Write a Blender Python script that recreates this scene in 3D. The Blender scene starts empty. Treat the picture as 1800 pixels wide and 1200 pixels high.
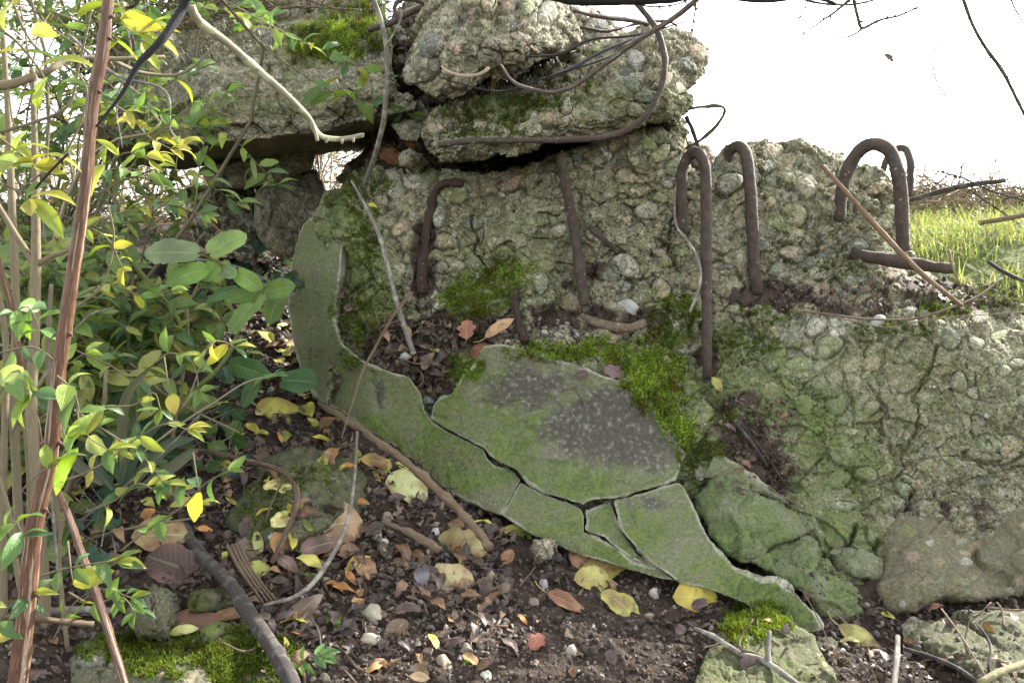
import bpy, math, random
import numpy as np
from mathutils import Vector, Matrix
from math import radians as R
random.seed(7); RNG = np.random.default_rng(7)
SC = bpy.context.scene; COL = SC.collection

# ---------------------------------------------------------------- camera, sky, sun, exposure
F = 1559.0; PITCH = R(8); CAM = np.array([0.0, 0.0, 1.0])
cam = bpy.data.objects.new('camera', bpy.data.cameras.new('camera')); COL.objects.link(cam)
cam.location = CAM; cam.rotation_euler = (R(90) - PITCH, 0, 0)
cam.data.sensor_width = 36; cam.data.lens = 36 * F / 1800; cam.data.clip_start = .02; cam.data.clip_end = 2000
SC.camera = cam
SUN_AZ, SUN_EL = R(48), R(28)           # azimuth from +Y towards +X
world = bpy.data.worlds.new('World'); SC.world = world; world.use_nodes = True
nt = world.node_tree; bg = nt.nodes['Background']
sky = nt.nodes.new('ShaderNodeTexSky'); sky.sky_type = 'NISHITA'; sky.sun_disc = False
sky.sun_elevation = SUN_EL; sky.sun_rotation = SUN_AZ; sky.air_density = 1.0; sky.dust_density = 1.5; sky.ozone_density = 1.0
hs = nt.nodes.new('ShaderNodeHueSaturation'); hs.inputs['Saturation'].default_value = .22
nt.links.new(sky.outputs[0], hs.inputs['Color']); nt.links.new(hs.outputs[0], bg.inputs[0]); bg.inputs[1].default_value = .15
sl = bpy.data.lights.new('sun', 'SUN'); sl.energy = 3.4; sl.angle = R(.6); sl.color = (1, .95, .87)
sun = bpy.data.objects.new('sun', sl); COL.objects.link(sun)
sd = Vector((math.sin(SUN_AZ) * math.cos(SUN_EL), math.cos(SUN_AZ) * math.cos(SUN_EL), math.sin(SUN_EL)))
sun.rotation_euler = sd.to_track_quat('Z', 'Y').to_euler(); sun.location = (3, 3, 4)
SC.view_settings.view_transform = 'Standard'; SC.view_settings.look = 'None'
SC.view_settings.exposure = 2.42; SC.view_settings.gamma = 1
SC.render.engine = 'CYCLES'; SC.cycles.max_bounces = 6; SC.cycles.diffuse_bounces = 4; SC.cycles.transparent_max_bounces = 4
SC.cycles.sample_clamp_indirect = 6

# ---------------------------------------------------------------- numeric helpers
CP, SP = math.cos(PITCH), math.sin(PITCH)
def at(px, py, D):
    "pixel of the 1800x1200 photograph and distance along +Y -> world point(s)"
    px = np.asarray(px, float); py = np.asarray(py, float); D = np.asarray(D, float)
    u = (px - 900) / F; v = (600 - py) / F
    dy = CP + v * SP; dz = -SP + v * CP
    return np.stack(np.broadcast_arrays(CAM[0] + u / dy * D, CAM[1] + D, CAM[2] + dz / dy * D), -1)
def h3(ix, iy, iz, seed):
    n = (ix.astype(np.int64) * 374761393 + iy.astype(np.int64) * 668265263 + iz.astype(np.int64) * 2147483647 + seed * 974634777) & 0xffffffff
    n = ((n ^ (n >> 13)) * 1274126177) & 0xffffffff
    n = ((n ^ (n >> 16)) * 2246822519) & 0xffffffff
    return ((n ^ (n >> 15)) & 0xffffff) / float(0x1000000)
def vnoise(P, seed=0):
    I = np.floor(P); f = P - I; f = f * f * f * (f * (f * 6 - 15) + 10); I = I.astype(np.int64)
    x, y, z = I[:, 0], I[:, 1], I[:, 2]; fx, fy, fz = f[:, 0], f[:, 1], f[:, 2]
    c = lambda a, b, d: h3(x + a, y + b, z + d, seed)
    a = c(0,0,0) * (1-fx) + c(1,0,0) * fx; b = c(0,1,0) * (1-fx) + c(1,1,0) * fx
    d = c(0,0,1) * (1-fx) + c(1,0,1) * fx; e = c(0,1,1) * (1-fx) + c(1,1,1) * fx
    a = a * (1-fy) + b * fy; d = d * (1-fy) + e * fy
    return (a * (1-fz) + d * fz) * 2 - 1
ROT = np.array([[.36, .48, -.8], [-.8, .6, 0], [.48, .64, .6]])
def fbm(P, scale, octv=4, seed=0, gain=.5):
    P = P * scale; s = 0; a = 1
    for i in range(octv):
        s = s + a * vnoise(P, seed + i * 17); a *= gain; P = (P @ ROT.T) * 2.03 + 11.3
    return s
def worley(P, scale, seed=0):
    "distance to nearest, second nearest, cell random and cell tilt height"
    P = P * scale; I = np.floor(P).astype(np.int64); n = len(P)
    d1 = np.full(n, 9.); d2 = np.full(n, 9.); rid = np.zeros(n); tilt = np.zeros(n)
    for a in (-1, 0, 1):
        for b in (-1, 0, 1):
            for c in (-1, 0, 1):
                J = I + np.array([a, b, c])
                r = [h3(J[:, 0], J[:, 1], J[:, 2], seed + k) for k in range(4)]
                q = J + np.stack(r[:3], -1); v = P - q; d = (v * v).sum(1)
                m = d < d1
                d2 = np.where(m, d1, np.minimum(d2, d)); d1 = np.where(m, d, d1); rid = np.where(m, r[3], rid)
                tl = v[:, 0] * (r[3] - .5) * 2 + v[:, 1] * (r[0] - .5) * 2 + v[:, 2] * (r[1] - .5) * 2
                tilt = np.where(m, tl, tilt)
    return np.sqrt(d1), np.sqrt(d2), rid, tilt
def rbf(pts, soft=40.):
    p = np.array([(a, b) for a, b, _ in pts], float); z = np.array([c for *_, c in pts], float); m = z.mean()
    K = np.sqrt(((p[:, None] - p[None]) ** 2).sum(-1) + soft ** 2); w = np.linalg.solve(K, z - m)
    def f(x, y):
        x = np.asarray(x, float); y = np.asarray(y, float); s = np.zeros(np.broadcast(x, y).shape) + m
        for (a, b), q in zip(p, w): s = s + q * np.sqrt((x - a) ** 2 + (y - b) ** 2 + soft ** 2)
        return s
    return f
def seg_dist(x, y, line, closed=False):
    L = [tuple(q[:2]) for q in line]
    if closed: L = L + L[:1]
    d = np.full(x.shape, 1e9)
    for (a, b), (c, e) in zip(L[:-1], L[1:]):
        vx, vy = c - a, e - b; t = np.clip(((x - a) * vx + (y - b) * vy) / (vx * vx + vy * vy + 1e-9), 0, 1)
        d = np.minimum(d, (x - a - t * vx) ** 2 + (y - b - t * vy) ** 2)
    return np.sqrt(d)
def inside(x, y, poly):
    r = np.zeros(x.shape, bool); n = len(poly)
    for i in range(n):
        (a, b), (c, d) = poly[i][:2], poly[i - 1][:2]
        if b == d: continue
        r ^= ((b > y) != (d > y)) & (x < (c - a) * (y - b) / (d - b) + a)
    return r
def spline(pts, n):
    "Catmull-Rom through points of any dimension"
    P = np.array(pts, float)
    if len(P) < 3: return np.array([P[0] + (P[-1] - P[0]) * t for t in np.linspace(0, 1, n)])
    Q = np.vstack([2 * P[0] - P[1], P, 2 * P[-1] - P[-2]])
    T = np.linspace(0, len(P) - 1 - 1e-6, n); i = T.astype(int); t = (T - i)[:, None]
    a, b, c, d = Q[i], Q[i + 1], Q[i + 2], Q[i + 3]
    return .5 * (2 * b + (c - a) * t + (2 * a - 5 * b + 4 * c - d) * t ** 2 + (3 * b - a - 3 * c + d) * t ** 3)

# ---------------------------------------------------------------- object helpers
def tag(o, label=None, cat=None, group=None, kind=None):
    if label: o['label'] = label
    if cat: o['category'] = cat
    if group: o['group'] = group
    if kind: o['kind'] = kind
    return o
def empty(name, loc=(0, 0, 0)):
    o = bpy.data.objects.new(name, None); COL.objects.link(o); o.location = loc; o.empty_display_size = .05; return o
def mesh(name, V, Fc, mat, parent=None, cols=None, uv=None, smooth=True, origin=None):
    """V (n,3) world, Fc (m,k) int array or list; cols {name: (n,4)} point colours; uv (n,2). Origin is put at the base."""
    V = np.asarray(V, float)
    if origin is None:
        origin = np.array([(V[:, 0].min() + V[:, 0].max()) / 2, (V[:, 1].min() + V[:, 1].max()) / 2, V[:, 2].min()])
    else: origin = np.array(origin, float)
    me = bpy.data.meshes.new(name)
    Fs = Fc if isinstance(Fc, (list, tuple)) and len(Fc) and isinstance(Fc[0], np.ndarray) and Fc[0].ndim == 2 else [np.asarray(Fc)]
    Fs = [f for f in Fs if len(f)]
    loops = np.concatenate([f.ravel() for f in Fs]); tot = np.concatenate([np.full(len(f), f.shape[1]) for f in Fs])
    st = np.concatenate([[0], np.cumsum(tot)[:-1]])
    me.vertices.add(len(V)); me.vertices.foreach_set('co', (V - origin).astype(np.float32).ravel())
    me.loops.add(len(loops)); me.loops.foreach_set('vertex_index', loops.astype(np.int32))
    me.polygons.add(len(tot)); me.polygons.foreach_set('loop_start', st.astype(np.int32))
    me.polygons.foreach_set('use_smooth', np.full(len(tot), smooth))
    me.update(calc_edges=True)
    for k, c in (cols or {}).items():
        a = me.color_attributes.new(k, 'FLOAT_COLOR', 'POINT'); a.data.foreach_set('color', np.asarray(c, np.float32).ravel())
    if uv is not None:
        l = me.uv_layers.new(name='uv'); l.data.foreach_set('uv', np.asarray(uv, np.float32)[loops].ravel())
    if mat: me.materials.append(mat)
    o = bpy.data.objects.new(name, me); COL.objects.link(o)
    if parent is not None:
        o.parent = parent; o.location = Vector(origin) - parent.location
    else: o.location = origin
    return o
class Batch:
    def __init__(s): s.V = []; s.F = []; s.C = []; s.U = []; s.n = 0
    def add(s, V, Fc, col=(1, 1, 1, 1), uv=None):
        V = np.asarray(V); s.V.append(V); s.F.append(np.asarray(Fc) + s.n); s.n += len(V)
        col = np.asarray(col, float); s.C.append(np.tile(col, (len(V), 1)) if col.ndim == 1 else col)
        s.U.append(np.zeros((len(V), 2)) if uv is None else uv)
    def build(s, name, mat, parent=None, origin=None, smooth=True):
        d = {}
        for f in s.F: d.setdefault(f.shape[1], []).append(f)
        return mesh(name, np.vstack(s.V), [np.vstack(v) for v in d.values()], mat, parent, {'tint': np.vstack(s.C)}, np.vstack(s.U), smooth, origin)

# ---------------------------------------------------------------- materials
class M:
    def __init__(s, name):
        s.m = bpy.data.materials.new(name); s.m.use_nodes = True; s.t = s.m.node_tree; s.N = s.t.nodes; s.L = s.t.links
        s.b = s.N['Principled BSDF']; s.out = s.N['Material Output']; s.tc = s.N.new('ShaderNodeTexCoord').outputs['Object']
    def put(s, sock, v):
        if hasattr(v, 'is_output'): s.L.new(v, sock)
        else: sock.default_value = v
    def noise(s, scale, detail=4, rough=.55, vec=None, dist=0, out='Fac'):
        n = s.N.new('ShaderNodeTexNoise'); n.inputs['Scale'].default_value = scale; n.inputs['Detail'].default_value = detail
        n.inputs['Roughness'].default_value = rough; n.inputs['Distortion'].default_value = dist; s.L.new(vec or s.tc, n.inputs['Vector']); return n.outputs[out]
    def vor(s, scale, out='Distance', feat='F1', vec=None):
        n = s.N.new('ShaderNodeTexVoronoi'); n.feature = feat; n.inputs['Scale'].default_value = scale; s.L.new(vec or s.tc, n.inputs['Vector']); return n.outputs[out]
    def ramp(s, f, a, b, lo=0., hi=1.):
        n = s.N.new('ShaderNodeMapRange'); n.interpolation_type = 'SMOOTHSTEP'; s.put(n.inputs['Value'], f)
        for k, v in (('From Min', a), ('From Max', b), ('To Min', lo), ('To Max', hi)): n.inputs[k].default_value = v
        return n.outputs[0]
    def math(s, op, a, b=0.):
        n = s.N.new('ShaderNodeMath'); n.operation = op; s.put(n.inputs[0], a); s.put(n.inputs[1], b); return n.outputs[0]
    def mix(s, f, a, b, mode='MIX'):
        n = s.N.new('ShaderNodeMix'); n.data_type = 'RGBA'; n.blend_type = mode; s.put(n.inputs[0], f)
        for k, v in ((6, a), (7, b)):
            if not hasattr(v, 'is_output') and len(v) == 3: v = (*v, 1)
            s.put(n.inputs[k], v)
        return n.outputs[2]
    def attr(s, name):
        n = s.N.new('ShaderNodeAttribute'); n.attribute_name = name; return n
    def sep(s, c):
        n = s.N.new('ShaderNodeSeparateColor'); s.L.new(c, n.inputs[0]); return n.outputs
    def bump(s, h, dist, strength=1., nrm=None):
        n = s.N.new('ShaderNodeBump'); n.inputs['Distance'].default_value = dist; n.inputs['Strength'].default_value = strength
        s.put(n.inputs['Height'], h)
        if nrm: s.L.new(nrm, n.inputs['Normal'])
        return n.outputs[0]
    def mapping(s, scale, vec=None):
        n = s.N.new('ShaderNodeMapping'); n.inputs['Scale'].default_value = scale; s.L.new(vec or s.tc, n.inputs['Vector']); return n.outputs[0]
    def finish(s, col, rough=.9, nrm=None, spec=.3):
        s.put(s.b.inputs['Base Color'], col); s.put(s.b.inputs['Roughness'], rough); s.b.inputs['Specular IOR Level'].default_value = spec
        if nrm: s.L.new(nrm, s.b.inputs['Normal'])
        return s.m

def comb(m, v):
    n = m.N.new('ShaderNodeCombineColor')
    for i in range(3): m.put(n.inputs[i], v)
    return n.outputs[0]
def concrete_mat(name, base, dark, warm, green=(.105, .145, .035), green_gain=1., fine=1., white=1., speck=1., mosaic=1., stain=False):
    "base mottle; attr 'mask' R algae, G pebble, B soil, A bare edge; attr 'tint' = pebble colour"
    m = M(name); mk = m.attr('mask'); r, g, b = m.sep(mk.outputs['Color'])[:3]; a = mk.outputs['Alpha']; tint = m.attr('tint').outputs['Color']
    n1 = m.noise(9, 5, .6); n2 = m.noise(38, 5, .65); n3 = m.noise(160, 4, .7); n4 = m.noise(3.1, 3)
    c = m.mix(m.ramp(n1, .35, .65), base, warm)
    c = m.mix(m.ramp(n2, .45, .7, 0, .75), c, dark)
    c = m.mix(m.math('MULTIPLY', g, .85), c, tint)
    c = m.mix(m.ramp(m.noise(70, 3, .6), .58, .7, 0, .6 * white), c, (.5, .49, .41))
    dv = m.N.new('ShaderNodeVectorMath'); dv.operation = 'ADD'; nv = m.N.new('ShaderNodeVectorMath'); nv.operation = 'SCALE'; nv.inputs[3].default_value = .018
    m.L.new(m.noise(40, 3, .6, out='Color'), nv.inputs[0]); m.L.new(m.tc, dv.inputs[0]); m.L.new(nv.outputs[0], dv.inputs[1]); dv = dv.outputs[0]
    cell = m.sep(m.vor(62, 'Color', vec=dv)); edge = m.vor(62, 'Distance', 'DISTANCE_TO_EDGE', dv)
    gain = m.math('ADD', m.math('MULTIPLY', cell[0], .75 * mosaic), 1 - .33 * mosaic); c = m.mix(1., c, comb(m, gain), 'MULTIPLY')
    c = m.mix(m.ramp(edge, .08, .0, 0, .75 * mosaic), c, (.06, .055, .04))  # crevice shade painted into the colour along the cell borders
    c = m.mix(m.math('MULTIPLY', m.ramp(cell[1], .72, .8, 0, .7 * mosaic), m.ramp(n3, .35, .6)), c, (.40, .38, .30))
    gr = m.mix(m.ramp(n2, .35, .65), green, tuple(q * k for q, k in zip(green, (1.55, 1.4, 1.3))))
    gf = m.math('MULTIPLY', r, m.ramp(m.noise(14, 5, .65), .28, .6, .35 * green_gain, 1.0 * green_gain))
    c = m.mix(gf, c, gr)
    c = m.mix(m.math('MULTIPLY', a, m.ramp(n3, .3, .5, .4, .9)), c, (.40, .385, .30))
    sp = m.ramp(m.vor(55), .16, .09, 0, 1); sp = m.math('MULTIPLY', sp, m.ramp(n1, .5, .62, 0, .85 * white))
    c = m.mix(sp, c, (.6, .6, .54))
    dk = m.math('MULTIPLY', m.ramp(m.noise(120, 3, .7), .54, .64), m.ramp(n4, .48, .66, .1, .8))
    c = m.mix(m.math('MULTIPLY', dk, speck), c, (.045, .043, .035))
    soil = m.mix(n2, (.035, .024, .018), (.085, .062, .046))
    if stain:
        q = m.math('ADD', m.math('MULTIPLY', b, .8), m.math('MULTIPLY', m.noise(24, 10, .86), 1.1)); dk = m.ramp(q, .80, .98, 0, .92); lt = m.math('MULTIPLY', m.ramp(m.noise(95, 6, .75), .52, .62), m.ramp(b, .1, .4, 0, .75))
        c = m.mix(dk, c, m.mix(n3, (.04, .037, .033), (.11, .10, .085))); c = m.mix(lt, c, (.34, .32, .27))
    else: c = m.mix(b, c, soil)
    c = m.mix(m.ramp(m.noise(190, 6, .8), .42, .62, 0, .62), c, m.mix(.78, c, (.02, .02, .012)))
    h = m.math('ADD', m.math('MULTIPLY', n2, .5), m.math('MULTIPLY', n3, .35))
    nrm = m.bump(h, .006 * fine, 1.); nrm = m.bump(m.noise(420, 3, .7), .0012 * fine, .8, nrm)
    return m.finish(c, .93, nrm, .2)
MAT = {}
MAT['rough'] = concrete_mat('conglomerate_concrete', (.315, .29, .205), (.075, .07, .05), (.25, .215, .135), green=(.105, .135, .05))
MAT['slab'] = concrete_mat('old_slab_concrete', (.28, .26, .195), (.095, .09, .066), (.25, .215, .14), green=(.11, .125, .045), green_gain=.9)
MAT['render'] = concrete_mat('algae_covered_render', (.19, .172, .13), (.10, .094, .072), (.22, .195, .14), green=(.088, .125, .036), fine=.35, white=.25, speck=.8, mosaic=.0, stain=True)
MAT['rock'] = concrete_mat('mossy_rock', (.14, .13, .10), (.065, .06, .045), (.12, .105, .075), green=(.06, .08, .02), mosaic=.4, white=.3)
MAT['block'] = concrete_mat('algae_covered_block', (.24, .225, .175), (.10, .098, .07), (.22, .19, .13), green=(.095, .13, .05), mosaic=.15, fine=.6, white=.6)
MAT['boulder'] = concrete_mat('brownish_boulder', (.15, .13, .095), (.08, .072, .052), (.17, .14, .10), green=(.10, .115, .045), mosaic=.12, fine=.7, white=.5)

def soil_mat():
    m = M('dark_soil'); n1 = m.noise(26, 6, .65); n2 = m.noise(130, 5, .7); n3 = m.noise(5, 3)
    c = m.mix(m.ramp(n1, .3, .7), (.028, .019, .014), (.065, .046, .034)); c = m.mix(m.ramp(n2, .52, .72, 0, .7), c, (.11, .085, .066))
    far = m.attr('mask'); r = m.sep(far.outputs['Color'])
    c = m.mix(r[0], c, m.mix(n1, (.07, .10, .03), (.16, .18, .06)))
    nrm = m.bump(n2, .008, 1.); nrm = m.bump(m.vor(90), .006, .8, nrm)
    return m.finish(c, .95, nrm, .2)
MAT['soil'] = soil_mat()
def rust_mat():
    m = M('rusted_steel'); n1 = m.noise(60, 5, .7); n2 = m.noise(240, 4, .7); t = m.attr('tint').outputs['Color']
    c = m.mix(m.ramp(n1, .35, .7), (.040, .030, .023), (.082, .058, .040)); c = m.mix(m.math('MULTIPLY', m.ramp(m.vor(70), .26, .12, 0, .8), m.ramp(m.noise(35, 3), .5, .6)), c, (.24, .24, .19))
    c = m.mix(m.ramp(n2, .6, .72, 0, .7), c, (.14, .075, .04)); c = m.mix(m.ramp(m.noise(9, 3), .56, .68, 0, .7), c, (.050, .024, .017)); c = m.mix(1., c, t, 'MULTIPLY')
    return m.finish(c, .75, m.bump(n2, .0025, 1., m.bump(n1, .004, .8)), .4)
MAT['rust'] = rust_mat()
def bark_mat(name, a, b, streak=.8, lichen=0., rough=.8, pale=None):
    m = M(name); uvn = m.N.new('ShaderNodeUVMap').outputs[0]
    st = m.noise(8, 5, .6, vec=m.mapping((6, 1.2, 1), uvn)); n1 = m.noise(150, 4, .6); t = m.attr('tint').outputs['Color']
    c = m.mix(m.ramp(st, .38, .62), a, b); c = m.mix(m.ramp(n1, .55, .7, 0, .5), c, tuple(q * .45 for q in a))
    if lichen: c = m.mix(m.math('MULTIPLY', m.ramp(m.noise(45, 3), .5, .6), lichen), c, (.42, .43, .33))
    if pale: c = m.mix(m.ramp(m.noise(1.6, 4, .7, vec=m.mapping((3.2, .9, 1), uvn)), .54, .6, 0, .85), c, pale)
    c = m.mix(1., c, t, 'MULTIPLY')
    return m.finish(c, rough, m.bump(st, .0028, streak, m.bump(n1, .001, .7)), .35)
MAT['cane'] = bark_mat('bramble_cane_bark', (.22, .115, .062), (.085, .038, .028), rough=.42, pale=(.48, .38, .28), streak=1.)
MAT['tan'] = bark_mat('shrub_bark', (.24, .20, .12), (.17, .135, .08))
MAT['grey'] = bark_mat('grey_twig_bark', (.24, .21, .18), (.13, .11, .095), lichen=.5)
MAT['dark'] = bark_mat('dark_branch_bark', (.06, .048, .043), (.03, .025, .023), lichen=.12)
MAT['wood'] = bark_mat('split_dead_wood', (.26, .19, .12), (.12, .08, .05), streak=1.)
MAT['greenstem'] = bark_mat('green_stem', (.16, .19, .05), (.11, .14, .035))
MAT['black'] = bark_mat('wet_black_bark', (.02, .018, .02), (.012, .011, .012))
def leaf_mat(name, rough=.42, trans=.4, blotch=0., vein=.5, spec=.4):
    m = M(name); t = m.attr('tint').outputs['Color']; uvn = m.N.new('ShaderNodeUVMap').outputs[0]
    sx = m.N.new('ShaderNodeSeparateXYZ'); m.L.new(uvn, sx.inputs[0]); u, v = sx.outputs[0], sx.outputs[1]
    av = m.math('ABSOLUTE', v); mid = m.ramp(av, .09, .02)
    ph = m.math('MULTIPLY', m.math('SUBTRACT', u, m.math('MULTIPLY', av, .28)), 56.); sv = m.ramp(m.math('SINE', ph), .8, 1.0)
    ve = m.math('MAXIMUM', mid, m.math('MULTIPLY', sv, .6))
    c = m.mix(m.math('MULTIPLY', ve, vein), t, m.mix(.5, t, (.55, .6, .3)))
    c = m.mix(m.ramp(m.noise(60, 4, .6), .4, .75, 0, .3), c, m.mix(.65, t, (.05, .06, .01)))
    if blotch:
        f = m.ramp(m.noise(32, 5, .65), .5, .64, 0, blotch); edge = m.ramp(av, .75, 1.05, 0, .5 * blotch)
        c = m.mix(m.math('MAXIMUM', f, edge), c, (.13, .062, .03))
    h = m.math('ADD', m.math('MULTIPLY', ve, -.7), m.noise(220, 3, .6))
    m.finish(c, rough, m.bump(h, .0012, .9), spec)
    tr = m.N.new('ShaderNodeBsdfTranslucent'); m.L.new(m.mix(1., c, (1.15, 1.1, .5), 'MULTIPLY'), tr.inputs['Color'])
    mx = m.N.new('ShaderNodeMixShader'); mx.inputs[0].default_value = trans
    m.L.new(m.b.outputs[0], mx.inputs[1]); m.L.new(tr.outputs[0], mx.inputs[2]); m.L.new(mx.outputs[0], m.out.inputs[0])
    return m.m
MAT['leaf'] = leaf_mat('green_leaf')
MAT['dead'] = leaf_mat('fallen_leaf', rough=.6, trans=.12, blotch=.75, vein=.6)
MAT['brown'] = leaf_mat('withered_leaf', rough=.5, trans=.05, blotch=.3, vein=.25)
MAT['grass'] = leaf_mat('grass_blade', rough=.5, trans=.45, vein=0.)
MAT['moss'] = leaf_mat('moss_shoot', rough=.85, trans=.3, vein=0., spec=.1)
def pebble_mat():
    m = M('river_pebble'); t = m.attr('tint').outputs['Color']; n = m.noise(60, 4, .6)
    c = m.mix(m.ramp(n, .4, .65, 0, .5), t, m.mix(.6, t, (.08, .07, .05))); c = m.mix(m.ramp(m.noise(200, 3, .7), .6, .7, 0, .25), c, (.4, .38, .33))
    return m.finish(c, .7, m.bump(m.noise(180, 4, .6), .0015, .8), .35)
MAT['pebble'] = pebble_mat()

# ---------------------------------------------------------------- relief bodies: broken concrete, slabs, rocks
PEB = [(.32, .28, .20), (.19, .18, .14), (.13, .14, .12), (.40, .30, .20), (.46, .43, .36), (.26, .19, .12), (.12, .125, .125), (.34, .24, .18), (.20, .22, .09), (.27, .26, .14), (.22, .19, .11)]
def blob(X, Y, items, soft=False):
    s = np.zeros(X.shape)
    for it in items:
        x, y, rx, ry, st = it[:5]; d = ((X - x) / rx) ** 2 + ((Y - y) / ry) ** 2; s = np.maximum(s, st * (np.exp(-.9 * d) * 1.15 if soft else np.clip(1.6 - 1.2 * d, 0, 1)))
    return s
def chunk(name, outline, depth, mat, parent=None, step=2.5, rnd=.03, thick=.3, jit=6., big=.02, mid=.012, midscale=22, fine=.004, cell=.0,
          pebn=0, pebr=(5, 22), pebh=.6, algae=(), soil=(), algae0=.0, edge=0., softsoil=False, cracks=(), pits=0., seed=1, amp=None, extra=None, calm=None, special=(), cellscale=16, pebp=None):
    ol = [tuple(map(float, p)) for p in outline]; P = np.array(ol); s = step
    xs = np.arange(P[:, 0].min() - 3 * s - jit, P[:, 0].max() + 3 * s + jit, s); ys = np.arange(P[:, 1].min() - 3 * s - jit, P[:, 1].max() + 3 * s + jit, s)
    X, Y = np.meshgrid(xs, ys)
    sdf = seg_dist(X, Y, ol, True); sdf = np.where(inside(X, Y, ol), sdf, -sdf)
    q = np.stack([X.ravel(), Y.ravel(), np.full(X.size, seed * 7.7)], -1)
    sdf = sdf + (jit * (fbm(q, 1 / 60., 4, seed, .6)) * .8).reshape(X.shape)
    D = depth(X, Y) if callable(depth) else rbf(depth)(X, Y)
    if extra: D = D + extra(X, Y)
    gy, gx = np.gradient(sdf, s); gl = np.sqrt(gx * gx + gy * gy) + 1e-6
    keep = sdf > -.8 * s
    snap = keep & (sdf < .45 * s); X2 = np.where(snap, X - sdf * gx / gl, X); Y2 = np.where(snap, Y - sdf * gy / gl, Y)
    sdm = np.clip(sdf, 0, None) * D / F
    t = np.clip(sdm / max(rnd, 1e-4), 0, 1); rr = rnd * (1 - np.sqrt(1 - (1 - t) ** 2)); rr = np.where(t >= 1, 0, rr)
    B0 = at(X2, Y2, D); vd = B0 - CAM; vd /= np.linalg.norm(vd, axis=-1, keepdims=True)
    base = B0 + vd * rr[..., None]
    e1 = np.gradient(B0, axis=1); e2 = np.gradient(B0, axis=0); N = np.cross(e2, e1); N /= np.linalg.norm(N, axis=-1, keepdims=True) + 1e-12
    N = np.where((N * vd).sum(-1, keepdims=True) > 0, -N, N)
    N = N + -.35 * vd; N /= np.linalg.norm(N, axis=-1, keepdims=True)
    idx = np.where(keep.ravel())[0]; Q = base.reshape(-1, 3)[idx]
    H = np.zeros(X.size); h = big * fbm(Q, 5.5, 3, seed); _, _, rd_, tb_ = worley(Q + .02 * np.stack([vnoise(Q * 11 + k, seed) for k in range(3)], -1), 6.5, seed + 70); h = h + big * (.75 * tb_ + .9 * (rd_ - .5)); vary = np.clip(.75 + .75 * fbm(Q, 6, 3, seed + 71), .3, 1.4)
    if cell:
        d1, d2, rid, tl = worley(Q + .02 * np.stack([fbm(Q, 14, 2, seed + 5), fbm(Q, 14, 2, seed + 6), fbm(Q, 14, 2, seed + 7)], -1), cellscale, seed)
        h += cell * (tl * .9 + (rid - .5) * 1.1) - cell * .22 * np.clip(1 - (d2 - d1) / .09, 0, 1)
    if mid:
        Qm = Q + (.25 / midscale) * np.stack([vnoise(Q * midscale * 1.7 + k * 5, seed + 3) for k in range(3)], -1)
        d1, d2, rid, tl = worley(Qm, midscale * 1.7, seed + 33); h += vary * mid * (1.0 * tl + .75 * (rid - .5) - .5 * np.clip(1 - (d2 - d1) / .09, 0, 1)) + mid * .45 * fbm(Q, midscale * .8, 4, seed + 31, .6)
    H[idx] = h; H = H.reshape(X.shape)
    if amp: H = H * amp(X, Y)
    FN = np.zeros(X.size)
    if fine:
        Qw = Q + .004 * np.stack([vnoise(Q * 90 + k * 9, seed) for k in range(3)], -1)
        d1, d2, rid, tl = worley(Qw, 48, seed + 50); e1_, e2_, r2, t2 = worley(Qw, 115, seed + 51); b = fbm(Q, 130, 3, seed + 60, .65)
        FN[idx] = fine * (.9 * tl + .8 * (rid - .5) - .9 * np.clip(1 - (d2 - d1) / .16, 0, 1) + .5 * t2 + .35 * (r2 - .5) - .4 * np.clip(1 - (e2_ - e1_) / .2, 0, 1) + .35 * b)
        if pits: FN[idx] -= pits * np.clip((fbm(Q, 42, 2, seed + 80) - .35) * 3, 0, 1)
    FN[idx] *= vary
    FN = FN.reshape(X.shape)
    if amp: FN = FN * (.35 + .65 * amp(X, Y))
    tint = np.zeros(X.shape + (4,)); tint[..., :3] = .3; tint[..., 3] = 1; pm = np.zeros(X.shape)
    rg = np.random.default_rng(seed + 99)
    def stamp(cx, cy, a, b, ang, hp, col, socket=False):
        r = int(max(a, b) * 1.35 / s) + 2; i = int((cy - ys[0]) / s); j = int((cx - xs[0]) / s)
        if i < 0 or j < 0 or i >= len(ys) or j >= len(xs) or not keep[i, j]: return False
        sl = (slice(max(0, i - r), i + r + 1), slice(max(0, j - r), j + r + 1)); x = X[sl] - cx; y = Y[sl] - cy
        c, d = math.cos(ang), math.sin(ang); u = (x * c + y * d) / a; w = (-x * d + y * c) / b
        an = np.arctan2(w, u); k = 1 + .1 * np.sin(an * 2 + cx) + .07 * np.sin(an * 3 + cy)
        e = np.sqrt(u * u + w * w) / k; ins = e < 1
        if not ins.any() or pm[sl][ins].mean() > .22: return False
        mpx = D[i, j] / F; hh = hp * min(a, b) * mpx; H0 = H[sl][ins].mean() if ins.any() else H[i, j]
        dome = np.clip(1 - e ** 3.2, 0, 1) ** .6
        if socket: H[sl] = np.where(ins, np.minimum(H[sl], H0 - dome * hh * 1.1), H[sl]); pm[sl] = np.where(ins, np.maximum(pm[sl], .5), pm[sl])
        else:
            H[sl] = np.where(ins, H0 * .75 + H[sl] * .25 + hh * (dome - .15) * .8, H[sl] - .45 * hh * np.clip(1 - (e - 1) / .22, 0, 1)); pm[sl] = np.where(ins, 1, pm[sl])
        tint[sl][ins] = (*col, 1); return True
    for sp in special: stamp(*sp)
    area = list(zip(*np.where(sdf > 4)))
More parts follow.
